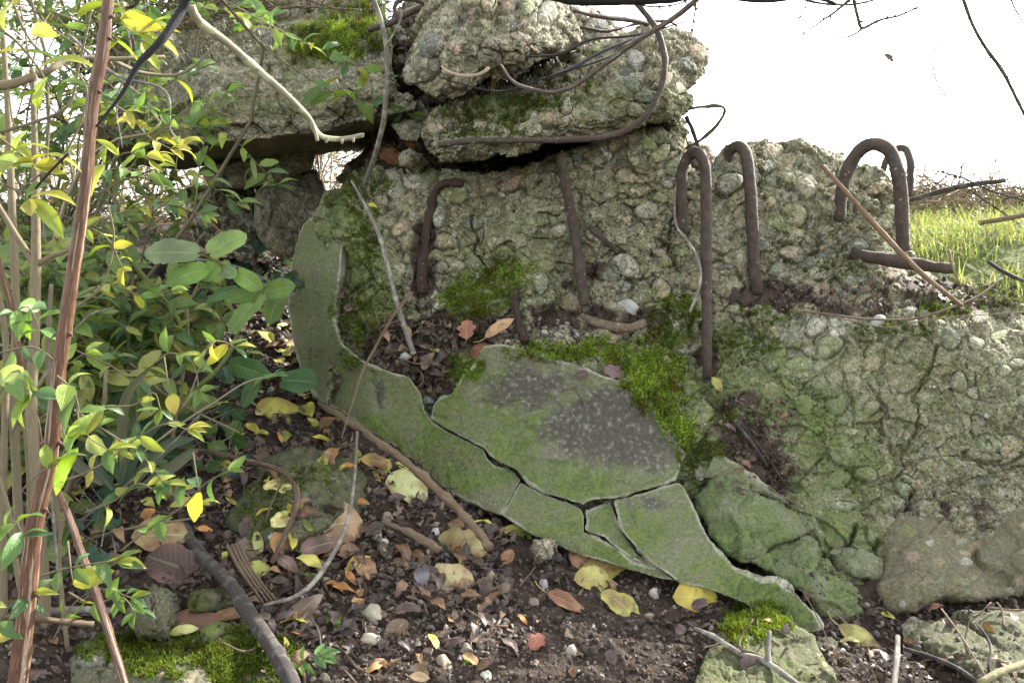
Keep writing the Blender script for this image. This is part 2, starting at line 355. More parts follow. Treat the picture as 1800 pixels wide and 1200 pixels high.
    if pebn:
        rad = np.sort(pebr[0] + (pebr[1] - pebr[0]) * rg.random(pebn) ** 3.2)[::-1]; pick = rg.integers(0, len(area), pebn)
        for k in range(pebn):
            i, j = area[pick[k]]; a = rad[k]; c = np.array(PEB[rg.integers(len(PEB))]) * rg.uniform(.75, 1.15)
            if pebp and rg.random() > pebp(xs[j], ys[i]): continue
            stamp(xs[j], ys[i], a * rg.uniform(1, 1.35), a * rg.uniform(.6, 1), rg.uniform(-.7, .7), pebh * rg.uniform(.35, 1.15), c, rg.random() < .16)
    H = H + FN * (1 - .9 * np.clip(pm, 0, 1))
    for line, wd, dp in cracks:
        jx = 7 * fbm(q, 1 / 22., 4, 5, .6).reshape(X.shape); d = seg_dist(X + jx, Y - jx, line); H = H - dp * .6 * np.exp(-(d / (.8 * wd)) ** 2)
    if calm: H = H * calm(X, Y)
    vis = H[..., None] * N
    V3 = base + vis
    al = np.clip(algae0 + blob(X, Y, algae), 0, 1); so = blob(X, Y, soil, softsoil); nz = np.zeros(X.size); nz[idx] = fbm(Q, 30, 4, seed + 11); nz = nz.reshape(X.shape)
    so = so if softsoil else np.clip((so + .6 * nz - .35) * 2.5, 0, 1) * (so > 0)
    ed = np.clip(1 - sdf / edge + .6 * nz, 0, 1) if edge else np.zeros(X.shape)
    mask = np.stack([al, pm * (1 - .35 * al), so, ed], -1)
    # connectivity
    k4 = keep[:-1, :-1] & keep[1:, :-1] & keep[:-1, 1:] & keep[1:, 1:]
    ii, jj = np.where(k4); w = len(xs); a = ii * w + jj
    Fq = np.stack([a, a + w, a + w + 1, a + 1], -1)
    used = np.unique(Fq); rem = -np.ones(X.size, int); rem[used] = np.arange(len(used)); Fq = rem[Fq]
    V = V3.reshape(-1, 3)[used]; T = tint.reshape(-1, 4)[used]; K = mask.reshape(-1, 4)[used]; vdu = vd.reshape(-1, 3)[used]
    # boundary loops -> side walls and a back face
    E = np.vstack([Fq[:, [0, 1]], Fq[:, [1, 2]], Fq[:, [2, 3]], Fq[:, [3, 0]]]); key = E[:, 0] * len(V) + E[:, 1]; rk = E[:, 1] * len(V) + E[:, 0]
    bd = E[~np.isin(key, rk)]; bv = np.unique(bd); mp = -np.ones(len(V), int); mp[bv] = np.arange(len(bv)); nb = len(bv)
    cen = V.mean(0); rings = 7; VV = [V]; FF = [Fq]; TT = [T]; KK = [K]; prev = bv.copy(); tot = len(V)
    for r in range(1, rings + 1):
        f = r / rings; d = thick * f ** 1.3
        ring = V[bv] + vdu[bv] * d; shr = .10 * f * f; ring = ring + (cen + vdu.mean(0) * d - ring) * shr
        ring += .012 * np.stack([fbm(ring, 18, 3, seed + c) for c in range(3)], -1) * min(1, 2 * f)
        VV.append(ring); TT.append(T[bv]); KK.append(K[bv]); cur = tot + np.arange(nb); tot += nb
        FF.append(np.stack([prev[mp[bd[:, 1]]], prev[mp[bd[:, 0]]], cur[mp[bd[:, 0]]], cur[mp[bd[:, 1]]]], -1)); prev = cur
    VV.append((VV[-1].mean(0))[None]); TT.append(T[:1]); KK.append(K[:1]); c = tot
    tri = np.stack([prev[mp[bd[:, 1]]], prev[mp[bd[:, 0]]], np.full(len(bd), c)], -1)
    return mesh(name, np.vstack(VV), [np.vstack(FF), tri], mat, parent, {'tint': np.vstack(TT), 'mask': np.vstack(KK)}, smooth=fine < .0025)

# ================================================================ ground
def ground():
    gp = [(-100,1250,1.1),(400,1250,1.1),(900,1250,1.15),(1400,1250,1.2),(1900,1250,1.25),(900,1100,1.38),(500,1000,1.5),(200,1000,1.45),(0,1000,1.4),
          (700,900,1.74),(800,880,1.86),(880,910,1.81),(1000,972,1.735),(1150,1016,1.665),(1270,1050,1.605),(1380,1104,1.515),(1440,1114,1.49),(1520,1115,1.52),(1700,1100,1.55),(1900,1090,1.6),(640,790,1.92),(560,730,2.15),
          (400,760,1.95),(200,750,1.9),(0,750,1.8),(450,600,2.5),(200,600,2.4),(0,600,2.4),(500,500,2.95),(300,480,3.0),(100,480,2.9),(400,440,3.5),(0,440,3.5),
          (600,620,2.5),(1700,480,2.5),(1700,410,3.0),(1700,385,3.6),(1900,400,3.0),(1400,480,2.6),(1000,480,2.7),(1400,400,3.4)]
    W = np.array([at(*g) for g in gp]); W = np.vstack([W, [(-3, 3, .75), (3, 1.2, .35), (-3, 1, .3), (0, .3, .2), (3, 4, 1.0), (-3, 5, .95), (0, 5.5, 1.0), (2.2, 2.4, .93)]])
    f = rbf([tuple(w) for w in W], .08)
    def axis(a, b, st):
        core = np.arange(a, b, st); g = np.cumsum(st * 1.16 ** np.arange(1, 62)); return np.concatenate([a - g[::-1], core, core[-1] + g])
    xs = axis(-1.5, 1.3, .0055); ys = axis(.7, 3.2, .0065); X, Y = np.meshgrid(xs, ys)
    Xc = np.clip(X, -3.5, 3.5); Yc = np.clip(Y, -.2, 6)
    Z = f(Xc, Yc); far = np.clip((np.hypot(X, Y - 2) - 3.5) / 4, 0, 1); Z = Z * (1 - far) + (.86 - .00 * far) * far
    P = np.stack([X.ravel(), Y.ravel(), Z.ravel()], -1)
    nr = (1 - np.clip((np.hypot(X, Y - 2) - 2) / 6, 0, 1)).ravel()
    dz = (.006 + .012 * np.clip(P[:, 1] - 2.2, 0, 1)) * fbm(P * [1, 1, 0], 6, 3, 3) + nr * (.008 * fbm(P * [1, 1, 0], 26, 4, 4, .6))
    m = nr > .9; d1, d2, rid, tl = worley(P[m] * [1, 1, 0], 45, 9); dz[m] += .009 * np.clip(.5 - d1, 0, 1) * (rid > .35)
    P[:, 2] += dz
    w = len(xs); ii, jj = np.meshgrid(np.arange(len(ys) - 1), np.arange(w - 1), indexing='ij'); a = (ii * w + jj).ravel()
    g = np.clip(((P[:, 0] - .3) / .6), 0, 1) * np.clip((P[:, 1] - 2.25) / .3, 0, 1); g = np.maximum(g, far.ravel())
    mask = np.stack([g, g * 0, g * 0, g * 0 + 1], -1)
    o = mesh('ground', P, np.stack([a, a + 1, a + w + 1, a + w], -1), MAT['soil'], cols={'mask': mask, 'tint': mask})
    tag(o, 'dark crumbly soil sloping up to the foot of the broken wall', 'ground', kind='structure')
ground()

# ================================================================ the broken wall and its parts
wall = empty('concrete_wall', at(1200, 1150, 1.75)); tag(wall, 'broken pebbly concrete wall with rusted hooks and cracked green facing', 'wall')
WD = [(575,330,2.32),(620,300,2.35),(700,300,2.30),(556,372,2.32),(600,395,2.12),(600,450,2.11),(640,450,2.08),(600,540,2.085),(600,600,2.07),(640,560,2.05),(700,400,2.13),(800,330,2.15),(800,500,2.08),(1000,300,2.14),(1000,450,2.1),(1000,540,2.06),
      (750,600,2.03),(850,590,2.03),(1000,595,2.0),(1000,625,1.97),(1100,640,1.93),(1180,600,1.99),(1200,700,1.92),(1150,500,2.07),(1150,250,2.14),(1230,450,2.09),(1243,650,1.99),
      (1300,300,2.2),(1400,260,2.35),(1450,350,2.22),(1560,320,2.3),(1540,450,2.2),(1350,500,2.1),(1480,540,2.07),(1600,540,2.04),(1700,560,2.0),(1600,480,2.25),(1700,510,2.22),(1800,540,2.16),
      (1400,600,1.99),(1600,620,1.95),(1800,620,1.95),(1400,800,1.86),(1600,800,1.84),(1850,800,1.84),(1500,1000,1.69),(1700,1000,1.70),(1850,1000,1.70),(1500,1100,1.60),(1850,1150,1.6),
      (640,700,2.12),(760,760,2.02),(900,900,1.87),(1000,800,1.93),(1000,960,1.80),(1150,900,1.86),(1200,1000,1.74),(1400,1100,1.62),(1300,850,1.85),(1300,950,1.78),(700,900,1.97),(1000,1100,1.74)]
WO = [(538,384),(556,356),(572,334),(620,292),(650,272),(700,290),(760,302),(830,308),(880,304),(940,288),(1000,272),(1060,248),(1120,228),(1165,212),(1192,218),(1200,240),(1203,290),(1225,330),(1245,292),
      (1262,262),(1300,255),(1340,250),(1400,249),(1450,253),(1490,258),(1498,282),(1545,285),(1565,300),(1580,330),(1592,400),(1605,440),(1650,482),(1700,500),(1760,518),(1810,532),(1880,545),
      (1880,1130),(1500,1150),(1300,1130),(1000,1060),(700,880),(600,770),(572,700),(575,600),(580,500),(585,430),(560,400)]
cr = [([(1640,610),(1632,650),(1612,690),(1618,750),(1585,800),(1592,850),(1605,880),(1560,940)], 3, .022), ([(1480,640),(1500,700),(1490,760)], 2.5, .014), ([(1700,640),(1720,700),(1700,760),(1740,790)], 2.5, .014), ([(1360,660),(1420,690),(1440,740),(1500,760)], 2.5, .012), ([(1590,840),(1520,860),(1480,850)], 3, .016), ([(1605,880),(1680,860),(1740,880)], 2.5, .014), ([(1560,600),(1540,680),(1560,740)], 2.5, .012), ([(1400,850),(1450,800),(1440,760)], 2.5, .014), ([(1690,800),(1730,810),(1765,818),(1810,795)], 4, .03), ([(828,380),(835,430),(850,460),(880,478)], 4, .03),
      ([(1183,370),(1180,430),(1190,480)], 5, .03), ([(1215,560),(1235,680),(1290,740),(1360,830),(1400,860)], 9, .035), ([(1545,950),(1530,1010),(1560,1060)], 6, .04),
      ([(1430,560),(1500,555),(1600,575)], 6, .015), ([(1500,930),(1480,985),(1430,960)], 5, .04), ([(752,380),(742,450),(738,520)], 9, .02), ([(1010,330),(1030,530)], 8, .02),
      ([(1240,380),(1246,660)], 9, .02), ([(1320,400),(1328,515)], 8, .02), ([(875,455),(905,460)], 9, .035), ([(1350,490),(1400,520),(1480,530)], 10, .02)]
spec = [(1066,271,11,10,.2,1.,(.60,.60,.58)),(1014,279,9,8,.2,.9,(.17,.19,.23)),(1127,405,8,10,.2,1.,(.44,.38,.26)),(950,500,12,22,.2,.7,(.42,.41,.38)),(1050,345,8,16,-.9,.9,(.17,.18,.08)),(1095,330,14,9,-.2,.9,(.22,.24,.09)),(1120,355,22,8,.05,.8,(.26,.27,.12)),(1190,295,20,20,.2,.8,(.25,.26,.15)),(1350,360,9,9,0,1.,(.40,.30,.13)),(1395,380,22,20,0,.7,(.26,.25,.13)),(775,400,7,6,0,.9,(.40,.28,.21)),(1490,560,14,7,0,.8,(.42,.40,.36)),(1365,500,14,12,0,.9,(.40,.38,.34)),(1330,555,14,16,0,.9,(.27,.26,.20)),(1290,545,12,14,0,.8,(.25,.24,.19)),(1720,600,16,10,.3,.9,(.36,.33,.29)),(1770,650,12,10,.3,.9,(.34,.30,.25)),(720,350,12,11,.2,.7,(.40,.30,.20)),(1162,511,17,19,.2,1.5,(.44,.34,.21)),(1272,330,18,20,.3,1.2,(.36,.34,.29)),(1155,240,24,14,.2,1.,(.26,.26,.16)),(800,322,28,12,.35,1.3,(.23,.26,.14)),
        (690,305,17,8,.3,1.2,(.36,.34,.28)),(697,332,20,16,.1,1.,(.33,.32,.25)),(1590,853,17,20,.2,.7,(.22,.24,.15)),(1685,672,14,20,.1,1.1,(.30,.28,.22)),(1530,620,10,12,.3,1.2,(.36,.27,.19)),
        (1530,718,16,12,-.3,1.1,(.36,.28,.22)),(1455,610,30,17,-.4,.8,(.22,.25,.12)),(1352,743,11,9,.3,1.4,(.48,.44,.36)),(1480,890,24,9,.08,1.,(.46,.45,.42)),(1405,640,26,13,.1,.7,(.24,.27,.13)),
        (1740,780,24,16,0,.6,(.22,.24,.15)),(1600,545,12,7,.2,.8,(.34,.32,.28)),(1440,478,20,12,0,.8,(.3,.29,.24)),(1425,615,12,10,0,.8,(.38,.33,.27)),(1100,465,26,20,.2,.8,(.38,.36,.3)),
        (1010,345,14,9,1.1,.7,(.26,.27,.14)),(1640,395,16,14,0,.9,(.3,.3,.22)),(770,380,12,18,0,.9,(.33,.33,.29)),(870,370,20,16,0,.9,(.25,.25,.16),True),(880,465,26,15,.1,1.2,(.2,.2,.13),True)]
wall_relief = chunk('rubble_core', WO, WD, MAT['rough'], wall, step=2.2, rnd=.035, thick=.45, jit=7, big=.02, mid=.008, fine=.0045, cell=.016, cellscale=15, pebn=2600, pebr=(3.5, 19), pebh=.7,
      algae0=.26, algae=[(1350,820,220,170,.75),(640,560,70,160,.8),(1500,700,400,120,.25),(900,470,120,90,.3),(1300,700,110,150,.6),(1400,1000,200,120,.95),(600,400,50,60,.7)],
      soil=[(780,580,150,35,1.),(1020,560,160,22,.8),(745,460,22,110,.9),(700,640,90,70,1.),(1030,490,60,30,.6),(1370,520,90,26,1.),(1300,760,60,70,.8),(1345,840,60,70,.8),(1560,540,200,14,.6),(1700,510,150,20,.9),(1245,600,20,80,.8),(1650,930,200,60,.25),(700,275,60,16,1.)],
      cracks=cr, pits=.008, pebp=lambda x, y: 1. if y < 600 or x < 1250 else (.3 if y < 850 else .04), amp=lambda X, Y: 1 - .35 * np.clip((X - 1230) / 120, 0, 1) * np.clip((Y - 570) / 70, 0, 1), seed=3, special=spec)
FD = rbf([(510,480,2.32),(508,550,2.34),(530,650,2.28),(520,430,2.33),(545,370,2.32),(560,345,2.34),(560,700,2.18),(555,500,2.17),(555,600,2.17),(600,440,2.075),(600,540,2.05),(610,640,2.06),(640,640,2.03),(640,750,2.0),
          (720,680,1.99),(740,830,1.93),(850,608,1.95),(760,735,1.96),(830,790,1.905),(900,830,1.865),(960,620,1.945),(1100,660,1.91),(1210,800,1.85),(1300,1000,1.615),(1250,940,1.70),(1195,850,1.81),(1080,880,1.80),(1000,850,1.83),
          (1000,966,1.70),(1100,985,1.655),(1200,1022,1.605),(1330,1072,1.515),(1440,1105,1.455),(880,905,1.775)], 25.)
FACING = [
 ('edge', [(545,384),(570,386),(592,394),(612,404),(600,440),(592,500),(588,560),(600,600),(635,632),(660,645),(690,655),(722,665),(738,690),(745,725),(760,742),(800,765),(850,790),(856,806),(870,818),(900,830),(914,843),(900,870),(880,903),(850,893),(800,870),(740,825),(690,785),(640,752),(600,722),(560,702),(530,655),(515,600),(507,540),(510,480),(520,430),(532,395)], 0., 'smooth rounded corner piece of green stained render'),
 ('panel', [(850,606),(880,603),(960,625),(1040,652),(1085,667),(1100,660),(1120,680),(1150,725),(1180,765),(1205,795),(1192,830),(1188,843),(1150,853),(1080,878),(1040,880),(1025,888),(1000,880),(960,866),(930,847),(905,825),(880,815),(862,801),(853,787),(800,760),(756,737),(760,712),(770,700),(795,690),(815,660),(835,640)], -.012, 'large flat render slab stained grey and green'),
 ('panel', [(880,907),(916,851),(960,872),(1022,893),(1027,905),(1025,935),(1045,943),(1080,962),(1110,987),(1160,1002),(1195,1020),(1150,1012),(1080,992),(1000,966),(940,944)], 0., 'low green render piece beside the forked crack'),
 ('panel', [(1078,880),(1190,850),(1202,858),(1232,920),(1262,968),(1292,1000),(1340,1022),(1365,1024),(1400,1045),(1430,1075),(1446,1106),(1420,1112),(1380,1100),(1330,1072),(1270,1042),(1200,1022),(1150,992),(1120,968),(1095,935)], -.008, 'long green render slab running down to a point'),
 ('panel', [(1029,900),(1075,883),(1092,936),(1118,970),(1158,996),(1112,983),(1063,943),(1030,934)], .008, 'small broken render piece wedged between larger ones'),
]
for i, (kd, ol, off, lab) in enumerate(FACING):
    c_ = [([(655,650),(662,690),(668,720)], 4, .012), ([(740,720),(780,735)], 4, .01), ([(548,570),(545,620),(552,655)], 2.5, .01), ([(1115,890),(1140,900),(1150,930)],2.5,.004)] if i < 2 else []
    o = chunk('render_slab', ol, lambda X, Y, off=off: FD(X, Y) + off, MAT['render'], wall, step=2.2, rnd=.003, thick=.045 if i else .07, jit=2.6, big=.004 if i else .002, mid=.0016, midscale=30, fine=.0007,
              algae0=.68, softsoil=True, soil=[(1095,750,165,80,.72),(930,680,120,60,.52),(1155,810,50,40,.5),(1150,885,60,22,.45),(668,690,10,26,.7),(560,470,30,80,.25),(1010,640,100,25,.4)], algae=[(760,790,170,70,1.),(1040,940,120,60,1.),(1330,1040,150,60,1.)] if i != 1 else [(860,730,90,80,.7),(950,850,120,40,.9)], edge=3.5, cracks=c_, seed=20 + i)
    if i == 1:  # the darker weathered upper half stays rather bare
        a = o.data.color_attributes['mask']; n = len(o.data.vertices); c = np.zeros(n * 4, np.float32); a.data.foreach_get('color', c); c = c.reshape(-1, 4)
        v = np.zeros(n * 3, np.float32); o.data.vertices.foreach_get('co', v); v = v.reshape(-1, 3) + np.array(o.location) + np.array(wall.location)
        k = np.clip((v[:, 2] - .66) / .16 + (v[:, 0] - .13) * 2.2 + .5 * fbm(v.astype(float), 16, 3, 5), 0, 1); c[:, 0] = c[:, 0] * (1 - .85 * k); a.data.foreach_set('color', c.ravel())
    o['label'] = lab
BLOCK = [
 ([(1215,862),(1262,842),(1330,866),(1395,900),(1420,925),(1410,945),(1350,965),(1325,987),(1300,987),(1270,962),(1238,915)], [(1215,850,1.80),(1420,900,1.80),(1300,985,1.66),(1400,945,1.74),(1310,900,1.73)], .95),
 ([(1316,992),(1345,973),(1402,943),(1432,960),(1440,990),(1485,1004),(1512,1022),(1542,1050),(1548,1085),(1500,1098),(1450,1092),(1425,1060),(1400,1036),(1350,1014)], [(1316,992,1.68),(1402,943,1.76),(1540,1050,1.66),(1500,1098,1.56),(1440,1040,1.58),(1420,980,1.66)], 1.),
 ([(1225,775),(1262,790),(1310,830),(1370,860),(1440,880),(1500,918),(1490,940),(1440,962),(1424,930),(1398,898),(1335,862),(1262,836),(1222,826)], [(1225,780,1.88),(1500,918,1.80),(1440,960,1.74),(1330,850,1.79),(1222,826,1.83)], .6),
 ([(1556,990),(1545,945),(1580,905),(1640,898),(1700,908),(1780,888),(1870,885),(1870,1030),(1785,1040),(1720,1056),(1660,1050),(1610,1078),(1570,1076),(1540,1035)], [(1556,990,1.70),(1560,920,1.76),(1700,905,1.77),(1870,885,1.78),(1870,1030,1.62),(1600,1078,1.57),(1700,980,1.65),(1570,1020,1.64),(1640,940,1.70)], .25),
 ([(1440,962),(1500,925),(1545,945),(1550,990),(1535,1030),(1500,1010),(1445,985)], [(1440,962,1.76),(1500,925,1.78),(1550,990,1.72),(1500,1005,1.68)], .5),
]
for i, (ol, dp, al) in enumerate(BLOCK):
    o = chunk('broken_block', ol, dp, MAT['boulder' if i == 3 else 'block'], wall, step=2.2, rnd=.022, thick=.16, jit=9, big=.022, mid=.0045, midscale=13, fine=.0018, cell=.006, cellscale=9, algae0=al * (.95 if i != 3 else 1.4), algae=[(1350,1000,150,90,al)], edge=7 if i == 2 else 0, seed=40 + i,
              pebn=40 if i == 3 else 0, pebr=(6, 14), pebh=.3)
# ---- overlying slabs
def F_extra(X, Y):
    edge = np.interp(X, [160, 300, 440, 560, 650, 760], [236, 258, 246, 232, 214, 185]); return .75 * np.clip((Y - edge) / 42, 0, 1.3)
def F_calm(X, Y):
    edge = np.interp(X, [160, 300, 440, 560, 650, 760], [236, 258, 246, 232, 214, 185]); return 1 - .93 * np.clip((Y - edge + 8) / 10, 0, 1)
sl1 = chunk('concrete_slab', [(150,262),(162,150),(185,95),(250,45),(300,12),(345,-25),(560,-40),(650,-35),(682,40),(690,110),(700,150),(742,188),(735,200),(705,222),(650,262),(560,272),(480,280),(380,288),(300,294),(220,290)],
      [(150,260,2.4),(300,235,2.3),(500,220,2.25),(650,200,2.25),(740,190,2.3),(600,110,2.3),(400,120,2.38),(220,120,2.55),(500,60,2.55),(350,30,2.8),(600,20,2.75),(500,-30,3.1),(680,90,2.4),(650,262,2.26),(300,292,2.32)],
      MAT['slab'], step=2.4, rnd=.03, thick=.8, jit=6, big=.025, mid=.012, midscale=13, fine=.003, cell=.02, cellscale=9, pebn=200, pebr=(4, 15), pebh=.6, algae0=.2, algae=[(560,90,80,30,.9),(450,190,200,25,.5)], extra=F_extra, calm=F_calm, seed=5, cracks=[([(170,100),(250,200)], 8, .02), ([(400,205),(640,205)], 6, .012), ([(300,120),(330,60)], 8, .02)])
tag(sl1, 'huge weathered concrete slab tilted over a dark gap, moss on top', 'concrete slab')
sl2 = chunk('concrete_block', [(745,215),(762,185),(800,178),(840,165),(870,150),(905,142),(950,120),(1010,88),(1060,68),(1130,58),(1180,57),(1215,60),(1240,80),(1244,105),(1236,130),(1220,152),(1214,185),(1205,215),(1165,212),(1120,222),(1080,230),(1000,246),(930,262),(880,270),(850,284),(800,291),(770,284),(752,262),(742,240)],
      [(745,230,2.02),(850,290,2.0),(870,160,2.1),(1000,100,2.12),(1130,60,2.22),(1240,90,2.2),(1000,200,1.95),(1150,150,2.0),(1200,210,2.08),(870,240,1.93),(1080,235,2.02)], MAT['rough'], step=2.2, rnd=.025, thick=.5, jit=7, big=.015, mid=.008, midscale=17, fine=.0035, cell=.016, cellscale=11,
      pebn=170, pebr=(4, 17), pebh=.75, algae0=.18, algae=[(880,190,60,30,.9),(1120,180,120,40,.4)], seed=6, special=[(996,182,11,15,.1,1.6,(.42,.38,.33)),(1118,108,16,15,0,.9,(.28,.27,.25))],
      cracks=[([(775,240),(900,222),(1080,215),(1150,200)], 6, .012), ([(860,262),(1000,240),(1090,225)], 9, .03)])
tag(sl2, 'flat-topped pebbly concrete block lying across the wall top', 'concrete block')
sl3 = chunk('concrete_boulder', [(706,90),(722,62),(745,22),(775,-12),(850,-30),(960,-28),(1005,0),(1018,30),(1022,72),(1000,92),(955,108),(905,132),(868,146),(845,158),(795,166),(750,158),(722,142),(708,118)],
      [(706,100,2.0),(770,0,2.0),(1000,10,2.08),(1020,75,2.0),(900,140,1.92),(800,160,1.93),(860,70,1.86),(960,60,1.92),(740,100,1.92)], MAT['rough'], step=2.2, rnd=.03, thick=.4, jit=7, big=.018, mid=.009, midscale=16, fine=.003, cell=.018, cellscale=10,
      pebn=90, pebr=(5, 20), pebh=.7, algae0=.12, seed=8, special=[(861,82,18,19,.1,1.2,(.17,.14,.12)),(833,50,14,16,.1,1.1,(.25,.25,.16),True),(882,45,15,19,0,1.1,(.25,.25,.16),True),(858,8,12,12,0,1.3,(.38,.29,.2))],
      cracks=[([(880,130),(960,100),(1010,80)], 7, .025)])
tag(sl3, 'rounded conglomerate lump perched at the very top of the pile', 'boulder')
sl4 = chunk('concrete_boulder', [(1005,8),(1050,22),(1060,35),(1120,70),(1100,90),(1020,80)], [(1005,10,2.5),(1060,35,2.55),(1060,80,2.5)], MAT['slab'], rnd=.04, thick=.25, jit=4, seed=9, pebn=40)
tag(sl4, 'small ochre concrete lump behind the top boulder', 'boulder')
sl5 = chunk('concrete_lump', [(1200,260),(1215,248),(1250,255),(1260,275),(1262,330),(1195,330)], [(1200,260,2.5),(1260,330,2.5)], MAT['rough'], rnd=.04, thick=.25, jit=4, seed=10, pebn=40)
tag(sl5, 'small pale concrete lump behind the first rusted hook', 'concrete lump')
pil = empty('concrete_pillar', at(480, 450, 2.9)); tag(pil, 'shaded concrete pillar propping up the big tilted slab', 'pillar')
chunk('pillar_cap', [(352,297),(372,286),(480,270),(558,262),(548,300),(480,322),(420,330),(372,328)], [(352,297,2.8),(558,270,2.85),(450,325,2.8)], MAT['slab'], pil, rnd=.02, thick=.4, jit=3, big=.01, mid=.004, fine=.001, seed=11, cracks=[([(390,290),(398,310),(405,328)], 3, .02)])
chunk('pillar_shaft', [(452,322),(500,306),(560,296),(574,350),(560,400),(530,440),(500,455),(470,440),(446,400)], [(452,322,2.85),(565,300,2.9),(500,450,2.75)], MAT['slab'], pil, rnd=.05, thick=.4, jit=5, big=.03, mid=.012, fine=.002, seed=12)
b1 = chunk('rubble_block', [(330,338),(380,322),(452,328),(460,400),(450,470),(400,450),(345,430),(322,390)], [(330,340,2.95),(455,330,3.0),(400,450,2.85)], MAT['rough'], rnd=.06, thick=.4, jit=8, big=.03, mid=.02, fine=.003, cell=.02, seed=13, pebn=80)
tag(b1, 'crumbling dark rubble block in the shade beside the pillar', 'rubble block')
b2 = chunk('rubble_block', [(585,318),(600,290),(640,262),(690,215),(745,180),(800,200),(800,310),(700,320),(640,330)], [(585,310,2.62),(700,220,2.6),(800,300,2.55)], MAT['slab'], rnd=.06, thick=.4, jit=8, big=.03, mid=.02, fine=.003, cell=.02, seed=14, pebn=60, soil=[(690,270,120,70,.7)])
b3 = chunk('rubble_heap', [(660,70),(700,20),(760,-30),(1000,-20),(1100,60),(1180,90),(1200,250),(1100,330),(700,330),(650,240)], [(660,70,2.55),(1000,0,2.6),(1180,90,2.6),(1200,330,2.5),(700,330,2.5)], MAT['slab'], step=4, rnd=.1, thick=.4, jit=8, big=.03, mid=.02, fine=.003, cell=.02, seed=15, soil=[(900,150,400,200,.8)])
tag(b3, 'dark rubble and soil packed behind the stacked blocks', 'rubble heap')
tag(b2, 'soil-covered rubble filling the gap between slab and wall top', 'rubble block')
def rock(name, lab, cat, ol, dp, seed, mat='rock', group=None, **k):
    kw = dict(step=2.4, rnd=.06, thick=.2, jit=6, big=.016, mid=.006, midscale=15, fine=.0022, cell=.005, cellscale=14, algae0=.5); kw.update(k)
    o = chunk(name, ol, dp, MAT[mat], seed=seed, **kw); return tag(o, lab, cat, group)
rock('mossy_rock', 'large shaded boulder capped with bright moss behind the shrubs', 'rock', [(130,590),(160,560),(250,556),(330,562),(370,590),(392,640),(380,700),(300,730),(150,720),(110,650)], [(130,600,2.5),(250,556,2.6),(390,640,2.4),(250,730,2.1),(250,650,2.2)], 51)
rock('mossy_rock', 'green mossy concrete lump under the curved red root', 'rock', [(425,830),(460,800),(540,782),(620,790),(645,840),(640,900),(610,950),(540,975),(450,960),(380,930),(385,880)], [(425,830,1.78),(620,790,1.82),(640,900,1.66),(500,970,1.5),(380,920,1.6),(530,870,1.62)], 52, algae0=.6)
rock('mossy_rock', 'low greenish rock beside the curled brown leaf', 'rock', [(205,1075),(225,1045),(270,1030),(320,1048),(335,1085),(300,1125),(240,1130)], [(205,1075,1.28),(330,1080,1.3),(270,1125,1.2),(270,1070,1.22)], 53, algae0=.4)
rock('mossy_rock', 'smooth green rock tucked against the dark branch', 'rock', [(332,1045),(360,1030),(405,1035),(415,1062),(380,1082),(340,1080)], [(332,1045,1.34),(410,1040,1.36),(370,1080,1.28)], 54, algae0=.9, fine=.0006)
rock('pebbly_rock', 'pebbly concrete lump with dark moss at the very bottom edge', 'rock', [(118,1165),(150,1130),(230,1125),(300,1120),(370,1090),(440,1095),(490,1130),(530,1175),(540,1240),(100,1240)], [(118,1165,1.16),(300,1120,1.24),(440,1095,1.28),(530,1180,1.2),(300,1230,1.05),(300,1180,1.12)], 55, algae0=.35,
     special=[(381,1165,22,28,.1,.9,(.24,.26,.17)),(385,1112,30,18,.1,.7,(.2,.27,.06)),(448,1140,16,20,0,.8,(.2,.27,.06)),(210,1160,22,14,.2,.7,(.24,.24,.17)),(160,1150,25,16,0,.6,(.26,.24,.23)),(275,1138,14,11,0,.8,(.2,.24,.09))], pebn=60, pebr=(5,12))
rock('mossy_slab', 'flat mossy concrete slab on the soil below the green point', 'rock', [(1238,1160),(1262,1110),(1290,1082),(1340,1075),(1385,1090),(1430,1125),(1465,1170),(1490,1240),(1215,1240)], [(1238,1160,1.28),(1320,1080,1.42),(1430,1125,1.34),(1480,1230,1.17),(1230,1230,1.15),(1340,1150,1.27)], 56, algae0=.75, rnd=.03, cell=.003, mid=.005, big=.008)
rock('flat_slab', 'broad greenish slab lying in front of the wall foot', 'rock', [(1585,1130),(1600,1100),(1690,1080),(1760,1072),(1870,1062),(1870,1250),(1750,1250),(1700,1180),(1640,1150)], [(1585,1130,1.45),(1690,1080,1.53),(1860,1065,1.56),(1860,1240,1.22),(1700,1180,1.3),(1750,1130,1.4)], 57, algae0=.45, rnd=.03, cell=.004, mid=.005, big=.01, cracks=[([(1620,1120),(1650,1150),(1665,1170)],4,.03)])
rock('white_rock', 'knobbly off-white concrete chunk on the litter', 'stone', [(633,960),(640,930),(665,918),(695,928),(712,955),(706,990),(680,1005),(650,998)], [(633,960,1.6),(710,955,1.6),(670,1003,1.53),(672,955,1.53)], 58, mat='slab', algae0=.0, rnd=.05, thick=.07, mid=.016, jit=3, cell=.006, step=2)
rock('pale_stone', 'white and grey stone beside the small green seedling', 'stone', [(928,965),(938,948),(960,946),(973,965),(968,982),(945,985)], [(928,965,1.62),(970,965,1.62),(950,984,1.58),(950,965,1.585)], 59, mat='rough', algae0=0., rnd=.03, thick=.05, jit=2, step=1.8)
rock('pale_stone', 'jagged pale stone wedged under the block above', 'stone', [(705,272),(722,262),(745,272),(752,288),(738,298),(708,290)], [(705,272,2.2),(750,288,2.2),(730,280,2.14)], 60, mat='pebble' if 0 else 'rough', algae0=0., rnd=.03, thick=.05, jit=2, step=1.8)
